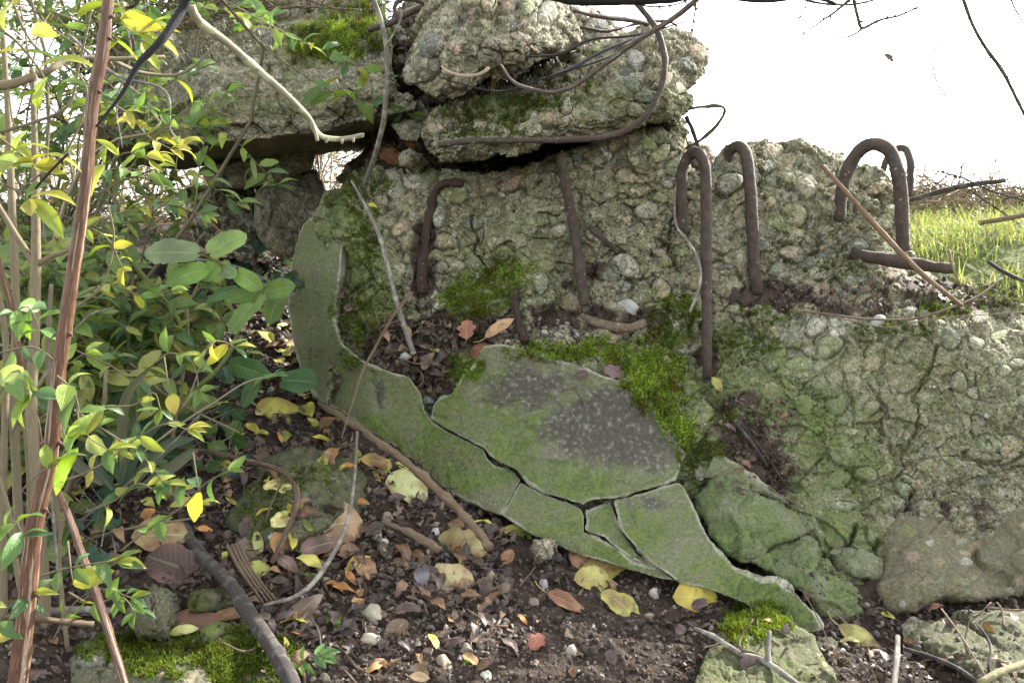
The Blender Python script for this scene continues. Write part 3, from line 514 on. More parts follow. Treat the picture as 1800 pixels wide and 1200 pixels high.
rock('stone_wedge', 'flat grey stone leaning in the dark gap between slab and block', 'stone', [(690,222),(715,190),(740,178),(752,190),(748,225),(730,240),(700,240)], [(690,222,2.3),(750,190,2.35),(720,238,2.2)], 61, mat='slab', algae0=0.1, rnd=.02, thick=.05, jit=2, step=1.8, cell=0)
rock('pale_stone', 'triangular pale beige stone below the green point', 'stone', [(1428,1128),(1445,1118),(1475,1120),(1472,1142),(1458,1158),(1430,1138)], [(1428,1128,1.42),(1475,1120,1.43),(1455,1155,1.37)], 62, mat='slab', algae0=0.05, rnd=.012, thick=.04, jit=2, step=1.8, cell=0, mid=.003, big=.003)
rock('pale_stone', 'pale beige angular stone at the wall foot by the stalk', 'stone', [(1583,1095),(1600,1080),(1622,1092),(1610,1105),(1590,1118)], [(1583,1095,1.5),(1622,1092,1.5),(1592,1117,1.46)], 63, mat='slab', algae0=0.05, rnd=.012, thick=.04, jit=2, step=1.8, cell=0, mid=.003, big=.003)
# ================================================================ finding the visible surface
bpy.context.view_layer.update(); DEP = bpy.context.evaluated_depsgraph_get()
def ray(px, py):
    p = at(px, py, 1.0); d = Vector(p - CAM).normalized()
    h, loc, nrm, _, ob, _ = SC.ray_cast(DEP, Vector(CAM), d)
    if not h: return None
    if nrm.dot(d) > 0: nrm = -nrm
    return loc, nrm, ob
def surf(px, py, dflt=2.0):
    r = ray(px, py)
    if r is None: return np.array(at(px, py, dflt)), np.array([0, -1, 0.])
    return np.array(r[0]), np.array(r[1])
def hits(pts):
    P, N = [], []
    for x, y in pts:
        r = ray(x, y)
        if r: P.append(r[0]); N.append(r[1])
    return np.array(P).reshape(-1, 3), np.array(N).reshape(-1, 3)
def nrmz(v): return v / (np.linalg.norm(v, axis=-1, keepdims=True) + 1e-12)

# ---------------------------------------------------------------- tubes (twigs, rods)
def tube(path, rad, seg=8, jit=0., seed=0, flat=1., cap=True, bumps=0.):
    """path (n,3), rad (n,) -> V, F, UV"""
    path = np.asarray(path); n = len(path); T = nrmz(np.gradient(path, axis=0)); up = np.array([.13, -.2, .97])
    if abs(T[0] @ up) > .9: up = np.array([.9, -.3, .1])
    A = np.zeros_like(path); a = nrmz(np.cross(T[0], up))
    for i in range(n): a = nrmz(a - T[i] * (a @ T[i])); A[i] = a
    B = np.cross(T, A); rg = np.random.default_rng(seed); th = np.linspace(0, 2 * np.pi, seg, endpoint=False)
    rr = np.asarray(rad)[:, None] * (1 + jit * rg.normal(size=(n, seg)) * .5 + jit * rg.normal(size=(n, 1)) * .6)
    if bumps: rr = rr + bumps * (fbm(np.repeat(path, seg, 0) + .01 * np.tile(np.stack([np.cos(th), np.sin(th), th * 0], -1), (n, 1)), 60, 3, seed)).reshape(n, seg)
    V = path[:, None] + rr[..., None] * (np.cos(th)[None, :, None] * A[:, None] + flat * np.sin(th)[None, :, None] * B[:, None])
    ln = np.concatenate([[0], np.cumsum(np.linalg.norm(np.diff(path, axis=0), axis=1))])
    UV = np.stack([np.tile(np.abs(th / np.pi - 1), (n, 1)), np.repeat(ln[:, None] * 4, seg, 1)], -1).reshape(-1, 2)
    V = V.reshape(-1, 3); i, j = np.meshgrid(np.arange(n - 1), np.arange(seg), indexing='ij'); k = (j + 1) % seg
    Fc = np.stack([i * seg + j, i * seg + k, (i + 1) * seg + k, (i + 1) * seg + j], -1).reshape(-1, 4)
    if cap:
        V = np.vstack([V, path[0] - T[0] * rad[0] * .3, path[-1] + T[-1] * rad[-1] * .3]); UV = np.vstack([UV, [0, 0], [0, ln[-1] * 4]]); a0, a1 = n * seg, n * seg + 1; q = np.arange(seg); q2 = (q + 1) % seg
        Fc = np.vstack([Fc, np.stack([q2, q, np.full(seg, a0), np.full(seg, a0)], -1)[:, :4], np.stack([(n - 1) * seg + q, (n - 1) * seg + q2, np.full(seg, a1), np.full(seg, a1)], -1)])
    return V, Fc, UV
def fix_quads(Fc):
    t = Fc[:, 2] == Fc[:, 3]; return [x for x in (Fc[~t], Fc[t][:, :3]) if len(x)]
def add_tube(b, path, rad, **k):
    c = k.pop('col', (1, 1, 1, 1)); V, Fc, UV = tube(path, rad, **k); n0 = b.n
    qs = fix_quads(Fc); b.V.append(V); b.C.append(np.tile(np.array(c, float), (len(V), 1))); b.U.append(UV); b.n += len(V)
    for q in qs: b.F.append(q + n0)
def pxpath(pts, D=None, lift=0., n=None):
    """pixel polyline -> world path. D None: lies on what is seen there; else number or list of distances"""
    n = n or max(8, int(sum(math.dist(a[:2], b[:2]) for a, b in zip(pts[:-1], pts[1:])) / 11))
    if D is None:
        c = []
        for p in pts:
            q, nn = surf(*p[:2]); c.append(q[1])
        s = spline([(*p[:2], d) for p, d in zip(pts, c)], n); w = at(s[:, 0], s[:, 1], s[:, 2])
        for i, (x, y, d) in enumerate(s):
            q, nn = surf(x, y); d2 = min(d, q[1]) - lift
            w[i] = at(x, y, d2)
        w[1:-1] = .25 * w[:-2] + .5 * w[1:-1] + .25 * w[2:]
        return w
    Ds = D if isinstance(D, (list, tuple)) else [D] * len(pts)
    s = spline([(*p[:2], d) for p, d in zip(pts, Ds)], n); return at(s[:, 0], s[:, 1], s[:, 2])
def stick(name, label, cat, pts, wpx, mat, D=None, parent=None, group=None, seg=9, jit=.06, side=(), seed=1, bumps=0., nodes=0, lift=None, col=(1, 1, 1, 1), partlabel=None):
    """wpx: width in pixels (start, end) or one per point; side: [(pts, w0, w1, D)] side twigs in the same mesh"""
    w = wpx if isinstance(wpx, (list, tuple)) else (wpx, wpx)
    dm = 1.8 if D is None else (np.mean(D)); P = pxpath(pts, D, lift if lift is not None else .35 * max(w) / F * dm); n = len(P)
    ws = np.interp(np.linspace(0, 1, n), np.linspace(0, 1, len(w)), w); r = ws / 2 * P[:, 1] / F
    if nodes: q_ = np.linspace(0, 1, n); r = r * (1 + .7 * np.clip(np.cos((q_ + .05 * np.sin(q_ * 9 + seed) + .03 * np.sin(q_ * 23)) * nodes * 2 * np.pi) - .8, 0, 1))
    b = Batch(); add_tube(b, P, np.maximum(r, .0004), seg=seg, jit=jit, seed=seed, bumps=bumps, col=col)
    for sp in side:
        q = pxpath(sp[0], sp[3] if len(sp) > 3 else D, .004); rr = np.linspace(sp[1], sp[2], len(q)) / 2 * q[:, 1] / F; add_tube(b, q, np.maximum(rr, .0004), seg=6, jit=jit, seed=seed + 3, col=col)
    o = b.build(name, MAT[mat], parent)
    if parent is None: tag(o, label, cat, group)
    elif partlabel: o['label'] = partlabel
    return o

# ================================================================ rusted reinforcement (parts of the wall and blocks)
def bar(pts, w, D, parent=wall, lab=None, nm='rebar_hook', **k):
    if isinstance(D, str):   # follow the face, standing proud by a number of millimetres
        pr = float(D) / 1000; Ds = [surf(*p[:2])[0][1] - pr for p in pts]
    else: Ds = D
    w = [q * .84 for q in (w if isinstance(w, (list, tuple)) else (w, w))]
    return stick(nm, None, None, pts, w, 'rust', Ds, parent, seg=12, jit=.035, bumps=k.pop('bumps', .0022), partlabel=lab, seed=len(pts) + int(pts[0][0]), **k)
bar([(742,515),(744,450),(752,395),(762,350),(778,325),(800,320),(812,326)], (19,21,18,15,17,15), '7', lab='flaking dark rust hook bent at the top', bumps=.007, col=(.62,.45,.4,1))
bar([(983,272),(992,315),(1003,370),(1013,430),(1022,490),(1028,535)], (18,20,21,22,24,24), [2.05,2.05,2.06,2.07,2.06,2.05], lab='straight rusted bar standing up from the ledge', bumps=.002, nm='rebar')
bar([(1200,410),(1198,340),(1200,298),(1212,274),(1228,270),(1240,300),(1241,380),(1241,470),(1243,560),(1243,662)], (20,22,22,23,24,24,24,24,22,20), [2.08,2.08,2.08,2.07,2.04,2.02,2.01,2.0,1.97,1.95], lab='tall rusted hook reaching down to the lower wall', bumps=.002)
bar([(1276,318),(1277,286),(1284,265),(1298,257),(1311,270),(1317,310),(1321,370),(1324,430),(1327,480),(1331,515)], (20,22,23,25,25,26,26,26,24,24), [2.17,2.17,2.16,2.14,2.12,2.10,2.09,2.09,2.08,2.08], lab='rusted hook beside the large pale pebble', bumps=.002)
bar([(1475,388),(1478,350),(1488,305),(1508,268),(1535,253),(1562,264),(1578,300),(1584,350),(1586,400),(1588,440)], (24,26,26,27,28,29,29,28,27,27), [2.18,2.18,2.18,2.17,2.15,2.13,2.11,2.10,2.10,2.10], lab='large thick arched hook against the sky', bumps=.0015)
bar([(1552,300),(1560,275),(1578,261),(1594,264),(1601,290),(1600,320),(1596,345)], (14,14,15,15,15,15,15), [2.5,2.5,2.48,2.45,2.42,2.42,2.42], lab='thin arched hook behind the large one')
bar([(1500,447),(1550,455),(1610,465),(1655,471),(1676,473)], (26,27,28,25,20), [2.16,2.10,2.05,2.02,2.01], lab='horizontal rusted bar stub', nm='rebar_stub')
bar([(1022,556),(1050,568),(1085,575),(1115,575),(1132,566)], (14,19,21,21,16), '14', lab='short grey lichen-covered curved stub', nm='rebar_stub', col=(2.3,2.5,2.3,1))
bar([(906,505),(908,540),(915,575),(925,598)], (8,14,20,24), '10', lab='jagged dark rust flake', nm='rebar_stub', bumps=.006, col=(.6,.45,.42,1))
bar([(1036,398),(1060,420),(1088,446)], (12,13,10), '8', lab='slanting thin rusted stub', nm='rebar_stub')
bar([(772,256),(820,249),(880,247),(960,247),(1030,244),(1082,236),(1120,218),(1148,185),(1166,140),(1168,100),(1158,60),(1135,25),(1108,-8)], (11,12,12,12,13,13,13,12,12,12,12,12,12), [1.93,1.90,1.90,1.90,1.92,1.94,1.95,1.95,1.96,1.98,2.0,2.02,2.05], parent=sl2, lab='long rusted bar curling up round the block end', nm='bent_rebar')
bar([(1008,20),(1060,30),(1110,36),(1160,48),(1196,62)], (8,9,9,8,7), [2.1,2.15,2.2,2.25,2.3], parent=sl2, nm='bent_rebar')
bar([(1020,48),(1070,55),(1130,40),(1180,40),(1200,62)], (5,5,6,6,6), [2.2,2.25,2.3,2.3,2.35], parent=sl2, nm='bent_rebar')
bar([(1150,185),(1195,192),(1235,188),(1266,186),(1274,196),(1262,218),(1238,241),(1205,262)], (7,7,7,7,7,7,7,6), [2.12,2.14,2.16,2.18,2.2,2.2,2.2,2.2], parent=sl2, lab='thin wire loop sticking out against the sky', nm='bent_rebar')
bar([(1206,205),(1216,225),(1224,248),(1230,268)], (9,8,8,7), [2.2,2.2,2.2,2.25], parent=sl2, nm='bent_rebar')
bar([(650,52),(690,38),(730,18),(762,4),(800,-20)], (13,13,13,12,12), [2.25,2.15,2.08,2.05,2.05], parent=sl1, nm='bent_rebar')
bar([(712,48),(697,28),(695,8),(712,-2),(738,2),(760,14)], (10,10,10,10,10,9), [2.0,2.0,2.0,2.0,2.0,2.0], parent=sl3, nm='bent_rebar')

# ================================================================ moss
def tufts(P, N, ln, wd, up=.5, blades=7, spread=.8, rg=RNG, c0=(.035, .065, .008), c1=(.20, .28, .03)):
    n = len(P) * blades; p = np.repeat(P, blades, 0) + rg.normal(size=(n, 3)) * ln * .35; nn = np.repeat(N, blades, 0)
    d = nrmz(nn * .8 + np.array([0, 0, up]) + rg.normal(size=(n, 3)) * spread * .6); L = ln * rg.uniform(.5, 1.3, (n, 1))
    s = nrmz(np.cross(d, rg.normal(size=(n, 3)))); m = p + d * L * .55 + rg.normal(size=(n, 3)) * L * .12; t = p + d * L + rg.normal(size=(n, 3)) * L * .3
    V = np.stack([p - s * wd * .6, p + s * wd * .6, m + s * wd, m - s * wd, t], 1).reshape(-1, 3)
    i = np.arange(n)[:, None] * 5; Q = i + np.array([[0, 1, 2, 3]]); T = i + np.array([[3, 2, 4]])
    k = rg.uniform(0, 1, (n, 1)) ** 1.2; col = np.array(c0) * (1 - k) + np.array(c1) * k; pn = np.clip(.55 + .6 * fbm(p, 22, 3, 4), 0, 1)[:, None]; col = col * (.45 + .75 * pn) * np.where(pn < .18, [1.25, .85, .8], [1, 1, 1]); col = np.repeat(col[:, None], 5, 1); col[:, :2] *= .8; col = np.concatenate([col.reshape(-1, 3), np.ones((n * 5, 1))], 1)
    return V, Q, T, col
def moss(label, ells, dens=.10, ln=.007, bright=1., seed=0, only=None):
    rg = np.random.default_rng(seed + 500); pts = []
    for cx, cy, rx, ry in ells:
        n = int(rx * ry * math.pi * dens * 1.5); a = rg.uniform(0, 2 * np.pi, n); r = np.sqrt(rg.uniform(0, 1, n)) * 1.3; x = cx + rx * r * np.cos(a); y = cy + ry * r * np.sin(a)
        q = np.stack([x, y, x * 0], -1); k = fbm(q, 1 / 22., 3, seed) > (-.95 + .85 * r ** 2 + .35 * rg.normal(size=n)); pts += list(zip(x[k], y[k]))
    P, N = hits(pts)
    V, Q, T, C = tufts(P, N, ln, .0011, rg=rg, c1=(.25 * bright, .35 * bright, .045 * bright), c0=(.075, .105, .015))
    o = mesh('moss_patch', V, [Q, T], MAT['moss'], cols={'tint': C}, uv=np.zeros((len(V), 2)), smooth=False); tag(o, label, 'moss', 'cushions of moss'); return o
moss('bright moss cushion covering the shelf above the green slabs', [(980,618,90,14),(1080,622,70,24),(1130,650,60,30),(1165,690,45,45),(1185,735,28,35),(1200,760,16,22)], .11, .009, 1.5, 1)
moss('round bright moss cushion in the middle of the pebbly face', [(850,510,45,36),(905,478,32,22),(815,535,35,28)], .085, .008, 1.15, 2)
moss('dark moss patch between the shelf and the tall hook', [(1185,560,42,36),(1160,590,30,22)], .09, .008, .6, 3)
moss('dull moss growing down the inner side of the rounded corner', [(640,420,28,60),(625,560,36,55),(625,610,25,35),(650,330,40,22),(600,345,25,28)], .06, .007, .65, 4)
moss('moss patch on top of the huge tilted slab', [(560,75,50,28),(600,95,40,14),(625,30,50,30),(655,65,26,18)], .08, .014, 1.0, 5)
moss('short moss strip beside the leaf pile on the shelf', [(818,645,26,22),(800,665,16,14)], .12, .008, 1.1, 6)
moss('thin moss crust along the ledge of the lower wall', [(1570,580,60,14),(1350,555,50,18),(1640,550,50,10),(1470,470,50,16),(1700,530,90,16),(1300,600,60,25)], .04, .007, .55, 7)
moss('moss mat on the boulder behind the shrubs', [(250,575,110,18),(300,600,50,20),(180,600,50,25)], .09, .012, .95, 8)
moss('dark green moss on the pebbly lump at the bottom', [(300,1150,90,35),(440,1160,70,45),(210,1140,60,22)], .10, .006, .55, 9)
moss('moss tuft on the flat slab under the green point', [(1340,1085,55,22),(1310,1110,40,20),(1370,1100,30,14)], .12, .007, .9, 10)
moss('dark fringe of moss on the front edge of the flat-topped block', [(850,215,70,26),(960,180,60,12),(1000,150,50,12),(930,185,40,14)], .05, .008, .4, 11)
moss('moss crust on the lower crumbly blocks beside the crack', [(1275,745,25,14),(1215,800,30,26),(1262,790,22,14)], .06, .006, .7, 12)
moss('moss on the lump under the curved red root', [(480,860,40,30),(560,830,40,20),(450,900,30,25)], .04, .006, .7, 13)

# ================================================================ leaves
def leaf_geo(L, W, kind='ovate', nu=11, nv=7, curl=.15, fold=.15, wave=.05, twist=0., seed=0):
    rg = np.random.default_rng(seed); u = np.linspace(0, 1, nu)[:, None]; v = np.linspace(-1, 1, nv)[None]
    if kind == 'ovate': w = np.sin(np.pi * np.clip(u, .0, 1) ** .85) ** .85
    elif kind == 'broad': w = np.sqrt(np.clip(1 - (2 * u - .92) ** 2 / 1.17, 0, 1)) * (1 - .35 * np.clip(u - .75, 0, 1) * 4 * .6); w[0] = .12; w[-1] = 0.
    elif kind == 'strap': w = np.clip(np.minimum(u * 8, 1) * (1 - u ** 3), 0, 1)
    else: w = np.sin(np.pi * u ** .8) ** .7 * (.55 + .45 * np.abs(np.sin(u * 8.2 + .6)))       # lobed
    w = w + 0 * v; ser = 1 + (.05 * rg.normal(size=w.shape) * (np.abs(v) > .9)) * (kind != 'strap')
    x = u * L + 0 * v; y = v * w * W / 2 * ser
    if kind == 'lobed': x = x + np.abs(v) * w * L * .12
    if kind == 'broad': x = x - .07 * L * (np.abs(v) ** 2) * (u < .25) * (1 - u * 4)
    z = fold * np.abs(y) + curl * L * (u * u - u) * -2 + wave * L * .5 * (np.sin(u * 7 + rg.uniform(0, 6)) * v + np.cos(v * 4 + u * 5 + rg.uniform(0, 6)) * .6) * np.sin(np.pi * u)
    y = y + twist * L * u * u; V = np.stack([x, y, z], -1).reshape(-1, 3); i, j = np.meshgrid(np.arange(nu - 1), np.arange(nv - 1), indexing='ij'); a = (i * nv + j).ravel()
    Fc = np.stack([a, a + nv, a + nv + 1, a + 1], -1); UV = np.stack([u + 0 * v, v + 0 * u], -1).reshape(-1, 2); return V, Fc, UV
def frame(t, n):
    t = np.asarray(t, float); n = np.asarray(n, float); t = nrmz(t - n * (t @ n)) if abs(nrmz(t) @ nrmz(n)) < .98 else nrmz(np.cross(n, [1, .2, .1])); n = nrmz(n); return np.stack([t, np.cross(n, t), n], -1)
def pxdir(px, py, D, ang): return nrmz(at(px + 30 * math.cos(ang), py + 30 * math.sin(ang), D) - at(px, py, D))
def leaf_tint(V, base, edge=None, var=.2, seed=0, sc=28):
    n = np.clip(.5 + fbm(V + seed, sc, 3, seed), 0, 1)[:, None]; b = np.array(base); e = np.array(edge if edge is not None else b * .6); c = b * n + e * (1 - n); c = c * (1 - var / 2 + var * n); return np.concatenate([c, np.ones((len(V), 1))], 1)
def fallen(px, py, lpx, wpx, ang, kind, base, edge, label=None, mat='dead', group=None, lift=.006, curl=.12, fold=.12, wave=.07, face=.35, seed=None, stalk=.3, name='fallen_leaf', p=None, n=None):
    seed = seed if seed is not None else int(px * 7 + py); rg = np.random.default_rng(seed)
    if p is None: p, n = surf(px, py)
    D = p[1]; L = lpx * D / F; W = wpx * D / F; cam_d = nrmz(CAM - p)
    n = nrmz(n * .6 + cam_d * face + np.array([0, 0, .3]) + rg.normal(size=3) * .12); a = R(ang); t = pxdir(px, py, D, a); Rm = frame(t, n)
    V, Fc, UV = leaf_geo(L, W, kind, 13, 7, curl * rg.uniform(.6, 1.4), fold, wave, rg.uniform(-.08, .08), seed); C = leaf_tint(V, base, edge, .3, seed)
    V[:, 0] -= L / 2; b = Batch(); V = V @ Rm.T + p + n * lift; b.add(V, Fc, C, UV)
    if stalk:
        s = np.array([V[3] + Rm @ np.array([-L * stalk * q, L * .05 * q * q * 3, -.004 * q]) for q in np.linspace(0, 1, 5)]); Vt, Ft, Ut = tube(s, np.full(5, max(.0007, L * .011)), 5, cap=False); b.add(Vt, Ft, (*(np.array(base) * 1.1), 1), np.zeros((len(Vt), 2)) + [.5, .5])
    o = b.build(name, MAT[mat])
    return tag(o, label, 'leaf', group) if label else o
YG, OL, TN, OR, RB, DB, GY, PY, PK = (.42,.44,.10), (.28,.29,.09), (.36,.27,.14), (.42,.18,.055), (.24,.10,.055), (.085,.05,.042), (.15,.12,.115), (.55,.53,.22), (.40,.24,.17)
BIG = [
 (715,866,80,66,62,'broad',(.42,.43,.20),(.32,.25,.10),'pale yellow-green toothed leaf lying at the wall foot'),
 (818,965,104,70,5,'broad',(.33,.30,.12),(.28,.17,.09),'large veined olive leaf with brown rim in front of the wall'),
 (800,1018,80,50,15,'broad',(.42,.34,.17),(.36,.20,.13),'spotted pinkish yellow leaf with a short stalk pointing down'),
 (592,925,98,80,-25,'broad',(.34,.21,.12),(.26,.15,.08),'big round light brown leaf beside the mossy lump'),
 (302,1000,100,82,-150,'broad',(.10,.05,.05),(.07,.04,.035),'dark purple-brown crumpled leaf left of the dark branch'),
 (277,948,92,70,160,'broad',(.28,.24,.10),(.25,.14,.07),'olive and brown round leaf behind the purple-brown one'),
 (1216,1053,80,62,185,'broad',(.52,.43,.07),(.45,.33,.06),'bright yellow round leaf under the green slab edge'),
 (1068,1000,92,62,-48,'broad',(.40,.38,.09),(.30,.22,.06),'upper lobe of yellow-green leaf in a clump on the soil'),
 (1035,1022,66,50,170,'broad',(.38,.36,.10),(.33,.25,.07),'small round yellow leaf at the near side of the clump'),
 (1092,1072,84,44,58,'broad',(.40,.41,.09),(.24,.17,.06),'drooping yellow-green leaf at the bottom of the clump'),
 (992,1065,86,34,32,'ovate',(.36,.20,.08),(.20,.08,.04),'pointed red-brown leaf on bare soil'),
 (1516,1130,100,40,52,'ovate',(.40,.37,.12),(.30,.24,.08),'long pointed yellow-green leaf below the wall foot'),
 (345,1100,122,46,-18,'ovate',(.18,.09,.06),(.11,.055,.04),'long curled chestnut leaf on the pebbly lump'),
 (412,1086,76,26,-12,'ovate',(.33,.19,.08),(.16,.08,.05),'narrow tan leaf behind the curled chestnut leaf'),
 (325,1118,52,26,-25,'ovate',PY,YG,'pale yellow leaf in front of the curled chestnut leaf'),
 (497,727,84,44,10,'broad',(.50,.44,.08),(.38,.30,.06),'broad yellow leaf in the litter near the rounded corner'),
 (772,621,48,18,2,'ovate',PY,YG,'narrow pale leaf lying on the shelf debris'),
 (823,582,36,38,-95,'lobed',(.40,.16,.10),(.30,.12,.08),'small pinkish red lobed leaf on the shelf'),
 (878,580,64,24,-48,'ovate',(.40,.24,.13),(.30,.16,.09),'tan leaf leaning against the pebbly face on the shelf'),
 (842,612,36,26,-30,'broad',RB,DB,'reddish brown leaf at the tip of the large slab'),
 (690,289,28,13,-8,'ovate',(.42,.44,.06),YG,'small fresh yellow-green leaf on top of the wall'),
 (690,275,56,28,20,'ovate',(.42,.19,.11),(.3,.14,.08),'salmon brown leaf in the gap below the slab'),
 (722,257,30,26,40,'broad',(.42,.2,.05),(.3,.13,.04),'orange leaf tucked under the flat-topped block'),
 (655,367,18,9,25,'ovate',(.5,.45,.05),YG,'tiny yellow leaf beside the hanging twig'),
 (1078,655,38,28,30,'lobed',(.13,.08,.08),DB,'dark purplish leaf lying on the bright moss'),
 (1022,662,30,22,160,'lobed',(.17,.15,.16),DB,'grey withered leaf scrap lying on the shelf moss'),
 (743,1020,44,30,75,'ovate',(.13,.12,.135),(.09,.08,.085),'slate grey wet leaf on dark litter'),
 (941,1134,40,34,-60,'lobed',(.28,.09,.07),(.2,.07,.05),'small dull red lobed leaf on bare soil'),
 (535,1078,90,40,-62,'ovate',(.27,.19,.16),(.15,.10,.08),'grey-brown torn leaf beside the dark branch'),
 (617,1022,44,14,75,'ovate',(.42,.2,.07),OR,'narrow orange leaf standing in the litter'),
 (660,818,60,30,10,'ovate',(.36,.24,.06),(.2,.12,.05),'ochre leaf bent over the top of the mossy lump'),
 (1018,985,44,36,80,'broad',(.36,.2,.12),(.28,.14,.07),'brown fan-shaped leaf against the green slab foot'),
 (893,985,40,24,-70,'ovate',(.30,.17,.09),RB,'upright brown leaf beside the veined olive one'),
 (910,940,76,22,-4,'ovate',(.32,.33,.07),(.3,.2,.06),'green and orange leaf at the foot of the low slab'),
 (635,890,34,16,20,'ovate',(.5,.25,.08),OR,'orange leaf touching the mossy lump'),
 (360,936,30,13,5,'ovate',(.5,.22,.06),OR,'small orange oval leaf beside the dark branch'),
 (560,965,60,40,-30,'broad',(.22,.13,.12),DB,'mauve brown leaf below the big round one'),
 (455,960,56,20,80,'ovate',(.42,.42,.2),YG,'pale green standing leaf near the bundle of stalks'),
 (450,1010,50,40,-60,'broad',PY,YG,'cream yellow crumpled leaf beside the stalk bundle'),
 (700,1110,46,34,-60,'broad',(.25,.17,.13),(.15,.1,.07),'brown curled leaf on the dark soil at the bottom'),
 (655,1120,44,18,60,'ovate',(.13,.06,.08),DB,'purple-brown curled leaf by a half-buried stone'),
 (735,1196,40,20,0,'ovate',(.42,.27,.16),TN,'pinkish tan leaf cut by the bottom edge'),
 (640,1000,50,34,-120,'broad',(.3,.17,.1),RB,'reddish leaf in front of the white chunk'),
 (505,1000,60,26,60,'ovate',(.19,.12,.11),DB,'dark mauve leaf on the litter below the root'),
 (1640,1072,40,12,5,'ovate',RB,DB,'dark leaf wedged in the gap above the broad slab'),
 (1260,678,34,16,60,'ovate',(.32,.33,.08),(.2,.15,.05),'yellow-green husk at the foot of the tall hook'),
]
for L_ in BIG: fallen(*L_[:8], label=L_[8], mat='brown' if sum(L_[6]) < .42 else 'dead', face=.8, lift=.012, curl=.2 if sum(L_[6]) < .5 else .1, stalk=.3 if L_[2] > 60 else .15)

# small leaves scattered, each its own object; a few shapes copied
PAL = {'yellow': [(.55,.47,.07), (.50,.46,.10), (.42,.42,.08), (.56,.50,.20)], 'brown': [(.27,.14,.07), (.20,.11,.07), (.33,.20,.11), (.24,.17,.13)], 'dark': [(.10,.06,.05), (.075,.05,.048), (.14,.10,.095), (.11,.065,.07)], 'orange': [(.45,.19,.05), (.40,.22,.08)], 'green': [(.26,.30,.07), (.20,.26,.06)]}
PROTO = {}
def proto(col):
    out = []
    for k in range(6):
        b = Batch(); base = PAL[col][k % len(PAL[col])]; cv = (.35, .18, .5, .1, .28, .6)[k] * (1 if col in ('brown', 'dark') else .6)
        V, Fc, UV = leaf_geo(.03, .03 * (.42, .55, .36, .7, .5, .45)[k], ('ovate', 'ovate', 'ovate', 'broad', 'ovate', 'lobed')[k] if col in ('brown', 'dark') else ('ovate', 'ovate', 'ovate', 'broad', 'ovate', 'ovate')[k], 9, 5, cv, .25, .12, .1, k)
        V[:, 0] -= .015; b.add(V, Fc, leaf_tint(V, base, tuple(.6 * q for q in base), .3, k, 90), UV)
        o = b.build('fallen_leaf', MAT['brown' if col == 'dark' else 'dead'], origin=(0, 0, 0)); o['shape'] = ('narrow', 'plump', 'tightly curled', 'broad', 'gently bowed', 'strongly curled')[k]; out.append(o)
    return out
ZONES = [  # x0 y0 x1 y1 count (colour weights) size range, label place
 ((385,560,640,800), 72, dict(yellow=.58, brown=.2, green=.14, orange=.08), (22,46), 'in the litter near the rounded corner'),
 ((90,800,640,1010), 82, dict(yellow=.35, brown=.32, dark=.15, orange=.1, green=.08), (26,58), 'among the shrub stems'),
 ((430,960,900,1190), 100, dict(brown=.42, dark=.38, orange=.13, yellow=.07), (24,60), 'on the soil in front of the wall'),
 ((640,820,900,960), 32, dict(brown=.5, dark=.4, yellow=.1), (18,44), 'between the stripped wood and the wall'),
 ((900,980,1500,1190), 36, dict(brown=.45, dark=.45, orange=.1), (14,34), 'below the green slabs'),
 ((1440,1070,1790,1195), 26, dict(brown=.5, dark=.45, yellow=.05), (20,40), 'in front of the broad slab'),
 ((655,575,800,690), 26, dict(brown=.5, dark=.38, yellow=.12), (18,40), 'on the debris shelf'),
 ((1265,700,1400,880), 14, dict(brown=.45, dark=.55), (16,34), 'in the slanting gully of the wall'),
]
TONE = dict(yellow='bright yellow', brown='dull brown', dark='blackish brown', orange='orange', green='yellowish green')
rg = np.random.default_rng(77)
for (x0, y0, x1, y1), cnt, wts, (s0, s1), place in ZONES:
    ks = list(wts); pr = np.array([wts[k] for k in ks]); pr /= pr.sum()
    for i in range(cnt):
        x, y = rg.uniform(x0, x1), rg.uniform(y0, y1); r = ray(x, y)
        if r is None: continue
        if r[2].name.startswith('render_slab') or (r[2].parent == wall and 'shelf' not in place and 'gully' not in place): continue
        k = ks[rg.choice(len(ks), p=pr)]
        if k not in PROTO: PROTO[k] = [proto(k), 0]
        src = PROTO[k][0][rg.integers(6)]; used = src.get('used'); o = src.copy() if used else src
        if used: COL.objects.link(o)
        else: src['used'] = 1
        p = np.array(r[0]); n = nrmz(np.array(r[1]) * .55 + rg.normal(size=3) * .33 + [0, -.15, .45]); sz = rg.uniform(s0, s1) * p[1] / F / .03
        if np.isnan(n).any(): continue
        Rm = frame(rg.normal(size=3), n); mw = Matrix(Rm.tolist()).to_4x4(); mw.translation = Vector(p + n * .005 * rg.uniform(.4, 2)); o.matrix_world = mw @ Matrix.Diagonal((sz, sz * rg.uniform(.8, 1.2), sz, 1))
        sh = o.get('shape', 'small'); tag(o, '%s %s fallen leaf %s' % (sh, TONE[k], place), 'leaf', '%s %s leaves %s' % (sh, TONE[k], place))
for k, (ls, _) in PROTO.items():
    for s_ in ls:
        if not s_.get('used'): bpy.data.objects.remove(s_)
for o in COL.objects:
    for q_ in ('used', 'shape'):
        if o.name.startswith('fallen_leaf') and q_ in o: del o[q_]
